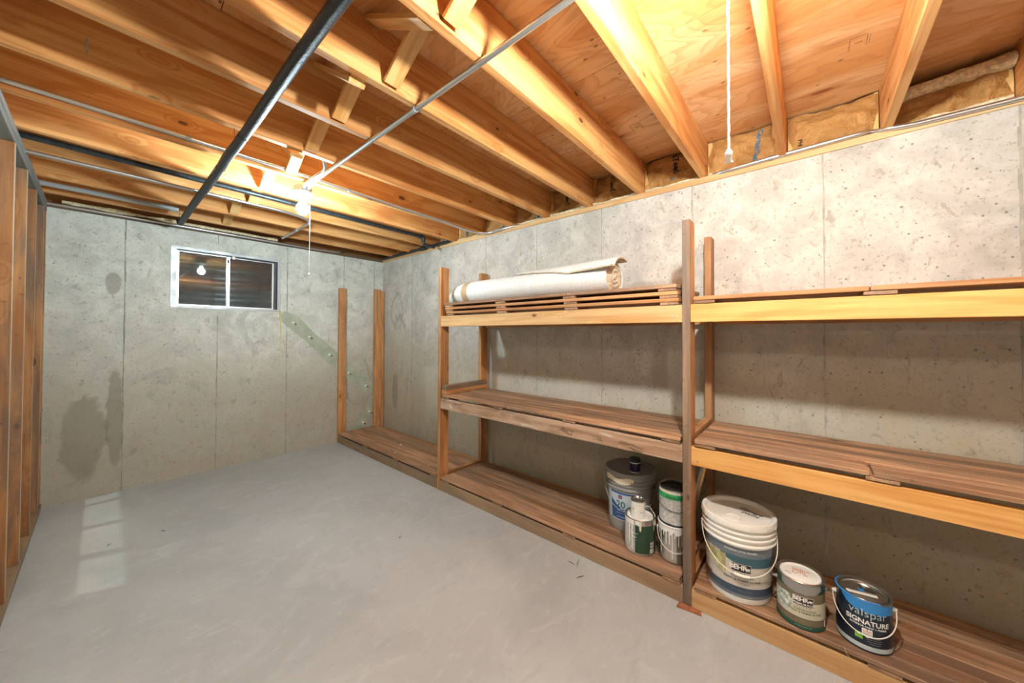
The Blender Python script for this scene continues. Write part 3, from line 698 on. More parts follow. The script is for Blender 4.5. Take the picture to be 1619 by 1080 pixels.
# crack repair on the far wall
cs = empty('crack_sealant', (-0.65, -0.002, 0.8)); tag(cs, 'pale green epoxy strip sealing a diagonal crack below the window', 'sealant')
cl = [(-1.205, 1.545, 0.05), (-1.09, 1.475, 0.075), (-0.91, 1.30, 0.075), (-0.69, 1.085, 0.075), (-0.455, 0.85, 0.075), (-0.235, 0.665, 0.075), (-0.12, 0.56, 0.07), (-0.122, 0.48, 0.055), (-0.19, 0.30, 0.045), (-0.27, 0.175, 0.05), (-0.44, 0.10, 0.03)]
mb = MB(); vs = []
for i, (x, z, hw) in enumerate(cl):
    a = cl[max(i-1, 0)]; b = cl[min(i+1, len(cl)-1)]; d = Vector((b[0]-a[0], b[1]-a[1])).normalized(); nx, nz = -d.y, d.x
    j = 0.010*math.sin(i*2.3)
    for s in (-1, -0.5, 0, 0.5, 1): vs.append((x+nx*s*(hw+j), -0.0005-0.0028*(1-s*s), z+nz*s*(hw+j)))
mb.add(vs, [(i*5+q, i*5+q+1, i*5+q+6, i*5+q+5) for i in range(len(cl)-1) for q in range(4)])
part('strip', mb, M['sealant'], cs)
for x, z in [(-1.086, 1.458), (-0.916, 1.297), (-0.69, 1.079), (-0.458, 0.84), (-0.234, 0.653), (-0.126, 0.493), (-0.178, 0.305), (-0.264, 0.175)]:
    p = part('injection_port', MB().tube([(x, 0, z), (x, -0.010, z), (x, -0.014, z)], [0.015, 0.013, 0.006], 12), M['cap'], cs)
    part('pin', MB().tube([(x+0.012, -0.012, z-0.006), (x+0.030, -0.022, z-0.020)], 0.006, 8), M['rust'], p)
yl = part('glue_strand', MB().tube([(-1.250, -0.008, 1.580), (-1.214, -0.008, 1.582), (-1.210, -0.006, 1.50), (-1.203, -0.004, 1.35), (-1.208, -0.003, 1.20), (-1.206, -0.003, 0.955)], [0.005, 0.010, 0.007, 0.006, 0.0045, 0.003], 8), M['yellow'])
tag(yl, 'yellow strand of dried glue hanging below the window corner', 'glue')

# ================================================================== SHELVES
sh = empty('storage_shelf', (-0.3, -3.0, 0)); tag(sh, 'long homemade lumber shelving frame along the right concrete wall', 'shelf')
P1, P2, P3 = -2.038, -4.013, -5.95   # near side of each post line
def post(x, y, z1, mat, name='post'): return board(name, mat, (x, y, 0), (x+0.089, y+0.038, z1), sh)
post(-D, P1, 1.915, M['post']); post(-0.109, P1, 1.93, M['post'])
p2 = post(-D, P2, 1.918, M['greypost']); p2.data = p2.data.copy(); p2.data.materials.append(M['post'])
for q in p2.data.polygons: q.material_index = 1 if q.normal.y < -0.9 else 0
post(-0.109, P2, 1.935, M['post'])
post(-D, P3, 1.918, M['post']); post(-0.109, P3, 1.93, M['post'])
post(-D, -0.046, 1.90, M['post']); post(-0.135, -0.046, 1.93, M['post'])
board('post', M['post'], (-0.048, -0.060, 0), (-0.010, -0.022, 1.91), sh)
far_y = -0.047
def rail(mat, y0, y1, z0, z1, x=-D): return board('rail', mat, (x, y0, z0), (x+0.038, y1, z1), sh)
e_ = 0.0008
rail(M['lowrail'], P1+0.038+e_, far_y-e_, 0.0, 0.087); rail(M['lowrail'], P2+0.038+e_, P1-e_, 0.0, 0.084); rail(M['pine'], P3+0.038+e_, P2-e_, 0.0, 0.089)
rail(M['worn'], P2+0.038+e_, P1-e_, 0.697, 0.786); rail(M['orange'], P3+0.038+e_, P2-e_, 0.697, 0.786)
rail(M['pine'], P2+0.038+e_, P1-e_, 1.402, 1.491); rail(M['orange'], P3+0.038+e_, P2-e_, 1.402, 1.491)
for y0, y1 in ((P2+0.038+e_, P1-e_), (P3+0.038+e_, P2-e_)):
    for z0 in (0.0, 0.697, 1.402): rail(M['post'], y0, y1, z0, z0+0.084, -0.058)
rail(M['post'], P1+0.038+e_, -0.062, 0.0, 0.084, -0.058)
for y, z in ((P2, 0.082), (P2, 0.800), (P2, 1.44), (P1, 1.44), (P1, 0.74), (P1, 0.085)):
    board('end_tie', M['post'], (-0.505, y, z), (-0.110, y+0.038, z+0.040), sh)
nl = MB()
for (y, z) in [(P1-0.04, 1.43), (P1-0.04, 1.47), (P2+0.075, 1.43), (P2-0.03, 1.425), (P2-0.03, 1.468), (P2-0.03, 0.72), (P2+0.06, 0.72), (P2+0.06, 0.76)]:
    o = part('nail', MB().tube([(-D+0.001, y, z), (-D-0.0015, y, z)], 0.0042, 8), M['galv'], sh, False)

def deck(name, label, y0, y1, ztop, x0=-D-0.008, x1=-0.062, n=7, cleats=4, brk=None, mats=None, group='slatted shelf panels', z_pl=0.019, z_cl=0.016, seed=0, edge=None):
    rr = random.Random(seed)
    e = empty(name, ((x0+x1)/2, (y0+y1)/2, ztop-z_pl-z_cl)); tag(e, label, 'shelf panel', group)
    wd = (x1-x0)/n
    mats = mats or [M['deck']]
    for i in range(n):
        a, b = x0+wd*i+0.0012, x0+wd*(i+1)-0.0012
        cuts = [y0, y1]
        if brk and i < brk[1]: cuts = [y0, brk[0], y1]
        for c0, c1 in zip(cuts[:-1], cuts[1:]):
            dz = rr.uniform(-0.0006, 0.0006); ins0 = rr.uniform(0.0, 0.006)
            board('plank', edge if (edge and i == 0) else mats[i % len(mats)], (a, c0+ins0+0.001, ztop-z_pl+dz), (b, c1-rr.uniform(0, 0.004)-0.001, ztop+dz), e, axis=1, bev=0.0022)
    for q in range(cleats):
        yc = y0+0.05+(y1-y0-0.10)*q/(cleats-1)
        board('cleat', M['deck'], (x0+0.004, yc-0.045, ztop-z_pl-z_cl), (x1-0.004, yc+0.045, ztop-z_pl-0.0015), e, axis=0)
    return e
deck('slatted_panel', 'weathered slatted platform on the floor in the far corner bay', P1+0.045, -0.064, 0.124, x1=-0.140, seed=1)
deck('slatted_panel', 'brown slatted platform on the floor under the grey bucket', P2+0.045, P1-0.022, 0.119, x1=-0.115, seed=2)
deck('slatted_panel', 'brown slatted platform on the floor under the white bucket', P3+0.045, P2-0.012, 0.125, x1=-0.115, seed=3)
deck('slatted_panel', 'middle shelf panel left of the central post, with short lumber on it', P2+0.045, P1-0.022, 0.824, x1=-0.115, brk=(-2.79, 4), seed=4)
deck('slatted_panel', 'middle shelf panel right of the central post, bare and brown', P3+0.045, P2-0.012, 0.826, x1=-0.115, brk=(-4.64, 2), seed=5)
deck('slatted_panel', 'top shelf panel right of the central post, empty', P3+0.045, P2-0.012, 1.528, x1=-0.115, brk=(-4.64, 1), seed=6, edge=M['post'])
deck('slatted_panel', 'lowest slatted panel of the stack under the carpet roll', P2+0.050, P1-0.075, 1.527, x1=-0.115, seed=7, edge=M['post'])
deck('slatted_panel', 'middle slatted panel of the stack under the carpet roll', P2+0.052, P1-0.062, 1.563, x1=-0.115, seed=8, edge=M['post'])
deck('slatted_panel', 'topmost slatted panel of the stack under the carpet roll', P2+0.060, P1-0.055, 1.5993, x1=-0.115, seed=9, brk=(-3.30, 1))
# short lumber offcuts on the middle shelf
a = board('lumber_offcut', M['post'], (-0.604, P1-0.082, 0.8255), (-0.12, P1-0.027, 0.8632)); tag(a, 'brown lumber offcut at the bottom of the short stack on the middle shelf', 'lumber', 'lumber offcuts')
b = board('lumber_offcut', M['greypost'], (-0.600, P1-0.084, 0.8640), (-0.118, P1-0.029, 0.9015)); tag(b, 'grey brown lumber offcut on top of the short stack on the middle shelf', 'lumber', 'lumber offcuts')

# ================================================================== CARPET ROLL
cr = empty('carpet_roll', (-0.36, -2.75, 1.597)); tag(cr, 'rolled carpet with white backing outside, tied with tape, on the top shelf', 'carpet')
RY, RZ = 0.125, 0.098; zc0 = 1.6015+RZ; cxr = -0.37
def roll_r(y):      # soft closed far end
    t = (y-(-2.20))/0.31
    return 1.0 if t <= 0 else math.sqrt(max(0.0, 1-min(t, 1)**2.2))*0.98+0.02
ends = (-1.89, -3.525)
def rollf(a, b):
    y = ends[0]+(ends[1]-ends[0])*a; th = 2*PI*b; k = roll_r(y)
    if a > 0.6: k *= 1
    x = cxr+0.03*math.sin((y+2.7)*0.8)+RY*k*math.cos(th); z = zc0-RZ*(1-k)*0.75+RZ*k*math.sin(th)*(1+0.02*math.sin(y*5))
    return (x, y, max(z, 1.6012))
part('backing', MB().grid(rollf, 60, 44), M['backing'], cr)
def band(y0, y1, mat, name, off):
    def g(a, b):
        y = y0+(y1-y0)*a; th = 2*PI*b; k = roll_r(y)
        return (cxr+0.03*math.sin((y+2.7)*0.8)+(RY*k+off)*math.cos(th), y, max(zc0-RZ*(1-k)*0.75+(RZ*k+off)*math.sin(th)*(1+0.02*math.sin(y*5)), 1.6008))
    return part(name, MB().grid(g, 6, 44), mat, cr)
band(-2.165, -2.235, M['tan'], 'tan_tape_band', 0.0022); band(-2.885, -2.930, M['tape'], 'clear_tape_band', 0.0016)
# spiral end of the pile
mb = MB(); N = 150
for i in range(N):
    t = i/N; th = 2*PI*3.6*t; k0 = 1-0.80*t; k1 = k0-0.155
    pass
def endf(a, b):
    th = 2*PI*b; k = a*1.0
    bump = 0.010*noise.noise(Vector((k*9*math.cos(th), k*9*math.sin(th), 3)))+0.008*math.sin(k*20+th)+0.004*noise.noise(Vector((k*40*math.cos(th), k*40*math.sin(th), 5)))
    return (cxr+0.03*math.sin((ends[1]+2.7)*0.8)+RY*k*math.cos(th), ends[1]+0.012*k*k-0.004+bump*(1-0.6*k), max(zc0+RZ*k*math.sin(th), 1.6012))
part('pile_end', MB().grid(endf, 14, 60), M['pile'], cr)
# loose outer flap lying over the top, curling at the near end
def flapf(a, b, dz):
    y = -2.72-(0.86)*a; wdt = a**0.8*0.15
    th0 = math.radians(88)+0.1*a
    xo = cxr-0.035-wdt*(1-b)*0.9+0.10*b+0.03*math.sin((y+2.7)*0.8)
    rel = (xo-cxr-0.03*math.sin((y+2.7)*0.8))/RY; rel = max(-0.999, min(0.999, rel))
    z = zc0+RZ*math.sqrt(1-rel*rel*0.9)+0.003+0.010*a*a*(1-b)+0.012*a*b
    return (xo, y, z+dz)
for nm, dz0, dz1, mt in (('flap', 0.010, 0.013, M['backing']), ('flap_pile', 0.0, 0.010, M['pile'])):
    mb = MB(); nu, nv = 30, 10
    top = MB().grid(lambda a, b: flapf(a, b, dz1), nu, nv); bot = MB().grid(lambda a, b: flapf(a, b, dz0), nu, nv)
    mb.add(top.v, top.f); mb.add(bot.v, [tuple(reversed(q)) for q in bot.f]); off = len(top.v)
    ring = [i for i in range(nu+1)]+[j*(nu+1)+nu for j in range(1, nv+1)]+[nv*(nu+1)+i for i in range(nu-1, -1, -1)]+[j*(nu+1) for j in range(nv-1, 0, -1)]
    for q in range(len(ring)): i0, i1 = ring[q], ring[(q+1) % len(ring)]; mb.f.append((i0, i1, i1+off, i0+off))
    part(nm, mb, mt, cr)

# ================================================================== PAINT CANS
def camang(x, y): return math.atan2(CAM.y-y, CAM.x-x)
def put(name, mb, mat, par, base, smooth=True):
    me = mb.mesh(name, smooth); return link(name, me, mat, par, base)
def sleeve(Rf, z0, z1, a0, a1, off, n=40, lo=None, hi=None, nz=6):
    def g(a, b):
        th = a0+(a1-a0)*a; zl = z0+(lo(a) if lo else 0); zh = z1+(hi(a) if hi else 0); z = zl+(zh-zl)*b; R = Rf(z)+off
        return (R*math.cos(th), R*math.sin(th), z)
    return MB().grid(g, n, nz)
def cyl_text(s, size, Rf, th, z, off, bold=0.0, spacing=1.0, xs=1.0, shear=0.0, tiltz=0.0):
    V, F = text_mesh(s, size, bold, spacing, xs=xs, shear=shear); vs = []
    for a, b in V:
        zz = z+b+tiltz*a; R = Rf(zz)+off; t = th+a/R; vs.append((R*math.cos(t), R*math.sin(t), zz))
    m = MB(); m.add(vs, F); return m
def flat_text(s, size, x, y, z, ang, bold=0.0, xs=1.0, shear=0.0):
    V, F = text_mesh(s, size, bold, xs=xs, shear=shear); c, sn = math.cos(ang), math.sin(ang)
    m = MB(); m.add([(x+a*c-b*sn, y+a*sn+b*c, z) for a, b in V], F); return m
def putT(mb, mat, par, base, name='lettering'):
    me = mb.mesh(name, False, fix=False); return link(name, me, mat, par, base)
def bail(par, base, Rf, zear, th, drop, rr=0.0019, mat=None, out=0.010, sag=1.0, grip=None):
    """wire handle hanging down the front, pivoting on two ears at th +- 90 degrees"""
    R = Rf(zear)+out; pts = []
    n = 40
    for i in range(n+1):
        t = i/n; a = th-PI/2+PI*t
        k = math.sin(PI*t); kk = k**0.75
        z = zear-drop*kk; rad = max(Rf(z)+0.004, R*(1-0.0*k)) if True else R
        pts.append((rad*math.cos(a), rad*math.sin(a), z))
    m = MB().tube(pts, rr, 8); h = put('handle', m, mat or M['wplastic'], par, base)
    for s in (-1, 1):
        a = th+s*PI/2; R0 = Rf(zear)
        put('handle_ear', MB().tube([((R0-0.002)*math.cos(a), (R0-0.002)*math.sin(a), zear), ((R0+0.005)*math.cos(a), (R0+0.005)*math.sin(a), zear), ((R0+out+0.003)*math.cos(a), (R0+out+0.003)*math.sin(a), zear)], [0.010, 0.008, 0.004], 12), mat or M['tin'], par, base)
    if grip:
        g0, g1 = grip; i0, i1 = int(n*g0), int(n*g1)
        put('grip', MB().tube(pts[i0:i1+1], 0.0062, 10), M['wplastic'], h, base)
    return h

def gallon(x, y, z, label, bodymat, lidmat, group='paint cans', R=0.0825, H=0.190, lidz=0.0):
    e = empty('paint_can', (x, y, z)); tag(e, label, 'paint can', group); base = (x, y, z)
    put('body', MB().lathe([(0.0005, 0.002), (R-0.006, 0.002), (R-0.003, 0.0), (R, 0.003), (R, 0.005), (R-0.0015, 0.008), (R-0.0015, H-0.006), (R-0.0005, H-0.004)], 48), bodymat, e, base)
    put('rim', MB().lathe([(R-0.0012, H-0.006), (R+0.001, H-0.004), (R+0.0015, H-0.001), (R-0.001, H+0.001), (R-0.005, H), (R-0.009, H-0.003), (R-0.010, H-0.008), (R-0.012, H-0.010)], 48), M['tinrim'], e, base)
    l = put('lid', MB().lathe([(R-0.0115, H-0.007), (R-0.013, H-0.002), (R-0.017, H-0.0015), (R-0.019, H-0.006), (R-0.024, H-0.007), (R-0.028, H-0.0055), (0.0005, H-0.0055)], 48), lidmat, e, base)
    return e, base, (lambda zz: R-0.0015), l
def wavy(seed, amp, freq=3.0): return lambda a: -amp*abs(noise.noise(Vector((a*freq, seed, 0.3))))*1.6-amp*0.4*abs(noise.noise(Vector((a*freq*4, seed, 2.3))))

# ---- white five gallon bucket
def bucket(x, y, z, label, mat, lidmat, Rb=0.130, Rt=0.148, H=0.365, group='five gallon buckets'):
    e = empty('paint_bucket', (x, y, z)); tag(e, label, 'bucket', group); base = (x, y, z)
    Rf = lambda zz: Rb+(Rt-Rb-0.004)*max(0, min(1, zz/H))
    prof = [(0.0005, 0.003), (Rb-0.006, 0.003), (Rb-0.002, 0.0), (Rb, 0.004)]
    for q in range(1, 9): prof.append((Rf(H*0.70*q/8), H*0.70*q/8))
    for zz in (0.262, 0.288, 0.312):
        prof += [(Rf(zz), zz-0.002), (Rt+0.004, zz), (Rt+0.004, zz+0.005), (Rf(zz)+0.001, zz+0.010)]
    prof += [(Rf(0.33), 0.330), (Rf(H), H-0.004)]
    put('body', MB().lathe(prof, 64), mat, e, base)
    lp = [(Rt+0.002, H-0.030), (Rt+0.006, H-0.028), (Rt+0.0065, H-0.006), (Rt+0.004, H), (Rt-0.004, H+0.001), (Rt-0.010, H-0.002), (Rt-0.013, H-0.012), (Rt-0.018, H-0.016), (0.06, H-0.0165), (0.0005, H-0.0165)]
    l = put('lid', MB().lathe(lp, 64), lidmat, e, base)
    for q in range(14):
        a = 2*PI*q/14; mbx = MB(); R0 = Rt+0.0067
        mbx.tube([(R0*math.cos(a), R0*math.sin(a), H-0.029), (R0*math.cos(a), R0*math.sin(a), H-0.014)], 0.0016, 6); put('lid_tab', mbx, lidmat, l, base)
    return e, base, Rf, l, H, Rt
bx, by, bz = -0.475, -4.192, 0.1265
e, base, Rf, lid, H, Rt = bucket(bx, by, bz, 'white five gallon paint bucket with navy label beside the central post', M['wplastic'], M['wplastic'])
th = camang(bx, by)+0.10
lb = put('label', sleeve(Rf, 0.028, 0.250, th-1.45, th+1.45, 0.0006, 60), M['beige'], e, base)
put('label_band', sleeve(Rf, 0.210, 0.250, th-1.45, th+1.45, 0.0010, 60), M['slate'], lb, base)
put('label_band', sleeve(Rf, 0.168, 0.211, th-0.62, th+1.45, 0.0010, 50, lo=lambda a: 0.030*max(0, 1-a*3)), M['teal'], lb, base)
put('label_band', sleeve(Rf, 0.040, 0.074, th-1.45, th+1.45, 0.0010, 60), M['navy'], lb, base)
put('label_band', sleeve(Rf, 0.026, 0.041, th-1.45, th+1.45, 0.0011, 60), M['slate'], lb, base)
put('label_photo', sleeve(Rf, 0.135, 0.212, th-1.45, th-0.45, 0.0012, 30, lo=lambda a: 0.02*math.sin(a*5), hi=wavy(3, 0.02, 5)), M['olive'], lb, base)
put('label_photo', sleeve(Rf, 0.050, 0.085, th-1.45, th-1.0, 0.0014, 20), M['brownp'], lb, base)
put('logo_panel', sleeve(Rf, 0.128, 0.180, th-0.30, th+0.27, 0.0016, 20), M['beige'], lb, base)
put('logo_panel', sleeve(Rf, 0.144, 0.178, th-0.285, th+0.255, 0.0020, 20), M['black'], lb, base)
putT(cyl_text('BEHR', 0.030, Rf, th-0.095, 0.163, 0.0025, 0.03, 0.95), M['white'], lb, base)
def bear(Rf, th, z, w, h, off):  # small bear silhouette of the logo
    pts = [(-1, -0.8), (-0.8, -0.8), (-0.72, -0.2), (-0.2, -0.25), (-0.15, -0.8), (0.1, -0.8), (0.16, -0.2), (0.5, -0.1), (0.55, -0.8), (0.78, -0.8), (0.8, 0.0), (1.0, 0.25), (0.95, 0.5), (0.7, 0.75), (0.3, 0.7), (-0.4, 0.8), (-0.85, 0.55), (-1.0, 0.0)]
    vs = []
    for a, b in pts: vs.append(((Rf(z)+off)*math.cos(th+a*w/Rf(z)), (Rf(z)+off)*math.sin(th+a*w/Rf(z)), z+b*h))
    m = MB(); m.add(vs, [tuple(range(len(vs)))]); return m
putT(bear(Rf, th+0.178, 0.158, 0.0085, 0.009, 0.0025), M['white'], lb, base, 'logo_mark')
putT(cyl_text('U L T R A', 0.011, Rf, th-0.015, 0.1355, 0.0022, 0.0, 1.4), M['black'], lb, base)
putT(cyl_text('INTERIOR SATIN ENAMEL', 0.0115, Rf, th-0.02, 0.235, 0.0016, 0.01, 1.02), M['white'], lb, base)
putT(cyl_text('------ ----- -------', 0.0070, Rf, th-0.01, 0.222, 0.0016), M['white'], lb, base)
putT(cyl_text('STAIN-BLOCKING', 0.0105, Rf, th+0.02, 0.1185, 0.0014, 0.008, 1.1), M['black'], lb, base)
putT(cyl_text('PAINT & PRIMER IN ONE', 0.0125, Rf, th+0.02, 0.1045, 0.0014, 0.01, 1.1), M['black'], lb, base)
for q in range(3): putT(cyl_text('-------- ----- --- ------'[:25-4*q], 0.006, Rf, th+0.03, 0.0935-0.008*q, 0.0014), M['black'], lb, base)
putT(cyl_text('--------- ---------- - ----- ----------', 0.0068, Rf, th+0.0, 0.058, 0.0016), M['beige'], lb, base)
putT(cyl_text('------- ----- ------ - ------- -----', 0.0070, Rf, th+0.0, 0.033, 0.0017, 0.012), M['white'], lb, base)
for q in range(5): putT(cyl_text('- - - - - -', 0.008, Rf, th+0.85, 0.155-0.010*q, 0.0014), M['slate'], lb, base)
bail(e, base, lambda zz: Rt-0.004, 0.285, th+0.03, 0.148, 0.0021, M['wplastic'], 0.010, grip=(0.43, 0.56))
ua = camang(bx, by)-PI/2
putT(flat_text('Garage', 0.036, 0.052, -0.048, H-0.0158, -PI/2-0.35, 0.012, 1.0, 0.25), M['black'], lid, base)
putT(flat_text('paint', 0.036, 0.018, -0.050, H-0.0158, -PI/2-0.35, 0.012, 1.0, 0.25), M['black'], lid, base)
put('pour_spout', MB().lathe([(0.034, H-0.0165), (0.034, H-0.0105), (0.026, H-0.0095), (0.024, H-0.012), (0.0005, H-0.012)], 32), M['wplastic'], lid, (base[0]-0.066, base[1]+0.012, base[2]))

# ---- grey five gallon bucket
gx, gy, gz = -0.262, -3.572, 0.1205
e, base, Rf, lid, H, Rt = bucket(gx, gy, gz, 'grey five gallon paint bucket with blue label left of the central post', M['gplastic'], M['lidgrey'])
th = camang(gx, gy)-0.42
put('paint_smear', sleeve(lambda zz: Rt+0.0067, H-0.046, H-0.028, th-0.75, th+0.55, 0.0006, 40, hi=lambda a: 0.006*math.sin(a*9)), M['cream'], e, base)
put('paint_smear', sleeve(lambda zz: Rt+0.0045, 0.303, 0.318, th-0.7, th+0.45, 0.0008, 40, lo=lambda a: 0.006*math.sin(a*7)), M['cream'], e, base)
lb = put('label', sleeve(Rf, 0.070, 0.245, th-0.72, th+0.62, 0.0008, 40), M['ltblue'], e, base)
put('label_band', sleeve(Rf, 0.232, 0.243, th-0.52, th+0.60, 0.0014, 30), M['blue'], lb, base)
put('label_band', sleeve(Rf, 0.076, 0.140, th-0.50, th+0.60, 0.0014, 30, hi=lambda a: 0.055*max(0, 1-a*2.2)), M['blue'], lb, base)
put('logo_panel', sleeve(Rf, 0.203, 0.226, th-0.10, th+0.06, 0.0016, 8), M['blue'], lb, base)
put('logo_mark', sleeve(Rf, 0.207, 0.219, th-0.050, th+0.015, 0.0022, 6), M['red'], lb, base)
putT(cyl_text('20', 0.060, Rf, th+0.0, 0.166, 0.0020, 0.02), M['lime'], lb, base)
putT(cyl_text('20', 0.060, Rf, th-0.005, 0.167, 0.0026, 0.005), M['blue'], lb, base)
putT(cyl_text('---- ------', 0.017, Rf, th+0.03, 0.133, 0.0022, 0.02), M['white'], lb, base)
putT(cyl_text('-------- -----', 0.015, Rf, th+0.03, 0.115, 0.0022, 0.02), M['white'], lb, base)
putT(cyl_text('---------', 0.019, Rf, th+0.03, 0.093, 0.0022, 0.03), M['white'], lb, base)
put('label', sleeve(Rf, 0.10, 0.215, th+0.95, th+1.45, 0.0010, 16), M['paperlab'], e, base)
bail(e, base, lambda zz: Rt-0.004, 0.285, th+0.4, 0.15, 0.0020, M['gplastic'], 0.010)

# small purple can on the grey bucket
px, py, pz = -0.285, -3.612, gz+H-0.016
e = empty('paint_jar', (px, py, pz)); tag(e, 'tiny dark purple sample jar standing on the grey bucket lid', 'jar'); base = (px, py, pz)
put('body', MB().lathe([(0.0005, 0.0), (0.029, 0.0), (0.031, 0.002), (0.031, 0.064), (0.0005, 0.064)], 32), M['wplastic'], e, base)
lb = put('label', MB().lathe([(0.0316, 0.007), (0.0316, 0.058)], 32), M['purple'], e, base)
put('lid', MB().lathe([(0.0325, 0.064), (0.0330, 0.066), (0.0330, 0.084), (0.031, 0.086), (0.0005, 0.086)], 32), M['black'], e, base)
th = camang(px, py); Rp = lambda zz: 0.0316
for s, sz, zz in (('-', 0.020, 0.046), ('--', 0.014, 0.034), ('------', 0.006, 0.024), ('--------', 0.006, 0.016)): putT(cyl_text(s, sz, Rp, th+0.12, zz, 0.0006), M['beige'], lb, base)

# ---- green can
cx_, cy_, cz_ = -0.475, -3.715, 0.1205
e, base, Rf, lid = gallon(cx_, cy_, cz_, 'dark green gallon paint can with white lid in front of the grey bucket', M['tin'], M['white'])
th = camang(cx_, cy_)
lb = put('label', sleeve(Rf, 0.010, 0.160, th-0.35, th+2.9, 0.0006, 60), M['forest'], e, base)
put('label', sleeve(Rf, 0.010, 0.165, th-2.2, th-0.33, 0.0006, 40), M['paperlab'], e, base)
for q, (a, w, l, m) in enumerate([(-1.15, 0.10, 0.15, 'white'), (-0.95, 0.07, 0.16, 'white'), (-0.75, 0.12, 0.13, 'white'), (-0.52, 0.07, 0.165, 'white'), (-0.35, 0.08, 0.12, 'tin'), (0.02, 0.13, 0.055, 'cream'), (1.05, 0.05, 0.06, 'white')]):
    put('paint_drip', sleeve(Rf, 0.186-l, 0.186, th+a-w/2, th+a+w/2, 0.0012+0.0002*q, 8, lo=lambda t: 0.012*(2*t-1)**2), M[m], e, base)
put('paint_smear', sleeve(Rf, 0.168, 0.186, th-2.0, th+0.1, 0.0009, 40, lo=wavy(2, 0.012, 6)), M['white'], e, base)
putT(cyl_text('-- -----', 0.017, Rf, th-0.40, 0.118, 0.0030, 0.03), M['white'], lb, base)
putT(cyl_text('------', 0.017, Rf, th-0.40, 0.098, 0.0030, 0.03), M['white'], lb, base)
putT(cyl_text('--- ----', 0.009, Rf, th-0.30, 0.080, 0.0030), M['white'], lb, base)
for q in range(5): putT(cyl_text('- - - - -', 0.010, Rf, th+0.80, 0.120-0.011*q, 0.0012), M['paperlab'], lb, base)
for i in range(2):
    for j in range(2): put('label_icon', sleeve(Rf, 0.040+0.017*j, 0.054+0.017*j, th+0.70+0.18*i, th+0.70+0.18*i+0.14, 0.0012, 5), M['beige'], lb, base)
put('barcode', sleeve(Rf, 0.012, 0.034, th+0.68, th+1.00, 0.0012, 8), M['white'], lb, base)
for q in range(8): put('barcode_line', sleeve(Rf, 0.014, 0.030, th+0.72+0.032*q, th+0.73+0.032*q, 0.0018, 2), M['black'], lb, base)
putT(flat_text('~~~', 0.018, 0.020, -0.052, 0.1851, -1.1, 0.012), M['black'], lid, base); putT(flat_text('~~', 0.018, -0.010, -0.055, 0.1851, -1.1, 0.012), M['black'], lid, base)
put('handle', MB().tube([(0.083*math.cos(th+1.3), 0.083*math.sin(th+1.3), 0.150), (0.080*math.cos(th+1.5), 0.080*math.sin(th+1.5), 0.20), (0.055*math.cos(th+1.9), 0.055*math.sin(th+1.9), 0.232), (0.02*math.cos(th+2.2), 0.02*math.sin(th+2.2), 0.236)], 0.0016, 6), M['wplastic'], e, base)

# small white sample can on top of it
sx, sy, sz = -0.498, -3.712, cz_+0.1855
e = empty('paint_can', (sx, sy, sz)); tag(e, 'small white sample can with tin lid standing on the green can', 'paint can', 'paint cans'); base = (sx, sy, sz)
put('body', MB().lathe([(0.0005, 0.001), (0.036, 0.001), (0.038, 0.003), (0.038, 0.092), (0.0385, 0.095)], 40), M['white'], e, base)
put('rim', MB().lathe([(0.0375, 0.090), (0.0395, 0.093), (0.0392, 0.097), (0.036, 0.099), (0.032, 0.096), (0.031, 0.093)], 40), M['tinrim'], e, base)
put('lid', MB().lathe([(0.0315, 0.093), (0.030, 0.097), (0.027, 0.097), (0.026, 0.0935), (0.0005, 0.0935)], 40), M['tin'], e, base)
th = camang(sx, sy); Rs = lambda zz: 0.038
putT(cyl_text('--- ----', 0.0125, Rs, th+0.02, 0.076, 0.0008), M['stampink'], e, base); putT(cyl_text('-----', 0.011, Rs, th+0.35, 0.048, 0.0008), M['greypaint'], e, base)
put('label_mark', sleeve(Rs, 0.048, 0.062, th-0.78, th-0.55, 0.0008, 6), M['gold'], e, base)
for q in range(3): put('label_mark', sleeve(Rs, 0.036, 0.040, th+0.30+0.17*q, th+0.38+0.17*q, 0.0008, 3), M['navy'], e, base)

# ---- dripping can and the can stacked on it
dx, dy, dz_ = -0.425, -3.886, 0.1205
e, base, Rf, lid = gallon(dx, dy, dz_, 'bare tin gallon can covered in white paint drips beside the central post', M['tin'], M['lidgrey'])
th = camang(dx, dy); rr = random.Random(5)
put('paint_smear', sleeve(Rf, 0.168, 0.189, th-1.6, th+1.2, 0.0010, 70, lo=wavy(8, 0.022, 7)), M['white'], e, base)
for q in range(14):
    a = -1.45+0.185*q+rr.uniform(-0.06, 0.06); w = rr.uniform(0.035, 0.085); l = rr.choice([0.05, 0.09, 0.12, 0.15, 0.165])
    put('paint_drip', sleeve(Rf, 0.182-l, 0.182, th+a-w/2, th+a+w/2, 0.0013+0.0001*q, 8, lo=lambda t: 0.010*(2*t-1)**2), M['white'], e, base)
lb = put('label', sleeve(Rf, 0.035, 0.150, th+0.55, th+1.5, 0.0007, 24), M['slate'], e, base)
for s, zz, szz in (('----', 0.122, 0.014), ('-----', 0.104, 0.012), ('--------', 0.088, 0.008)): putT(cyl_text(s, szz, Rf, th-0.45, zz, 0.0016, 0.01), M['greypaint'], e, base)
put('paint_smear', MB().lathe([(0.0842, 0.186), (0.0848, 0.1895), (0.081, 0.1925), (0.0765, 0.1915)], 48), M['white'], e, base)
bail(e, base, Rf, 0.150, th+0.10, 0.090, 0.0018, M['wplastic'], 0.006)
e, base, Rf, lid = gallon(dx+0.004, dy-0.004, dz_+0.1925, 'grey labelled can with green tape stacked on the dripping can', M['paperlab'], M['black'])
th = camang(dx, dy)
put('paint_smear', sleeve(Rf, 0.160, 0.187, th-1.6, th+1.6, 0.0006, 50), M['cream'], e, base)
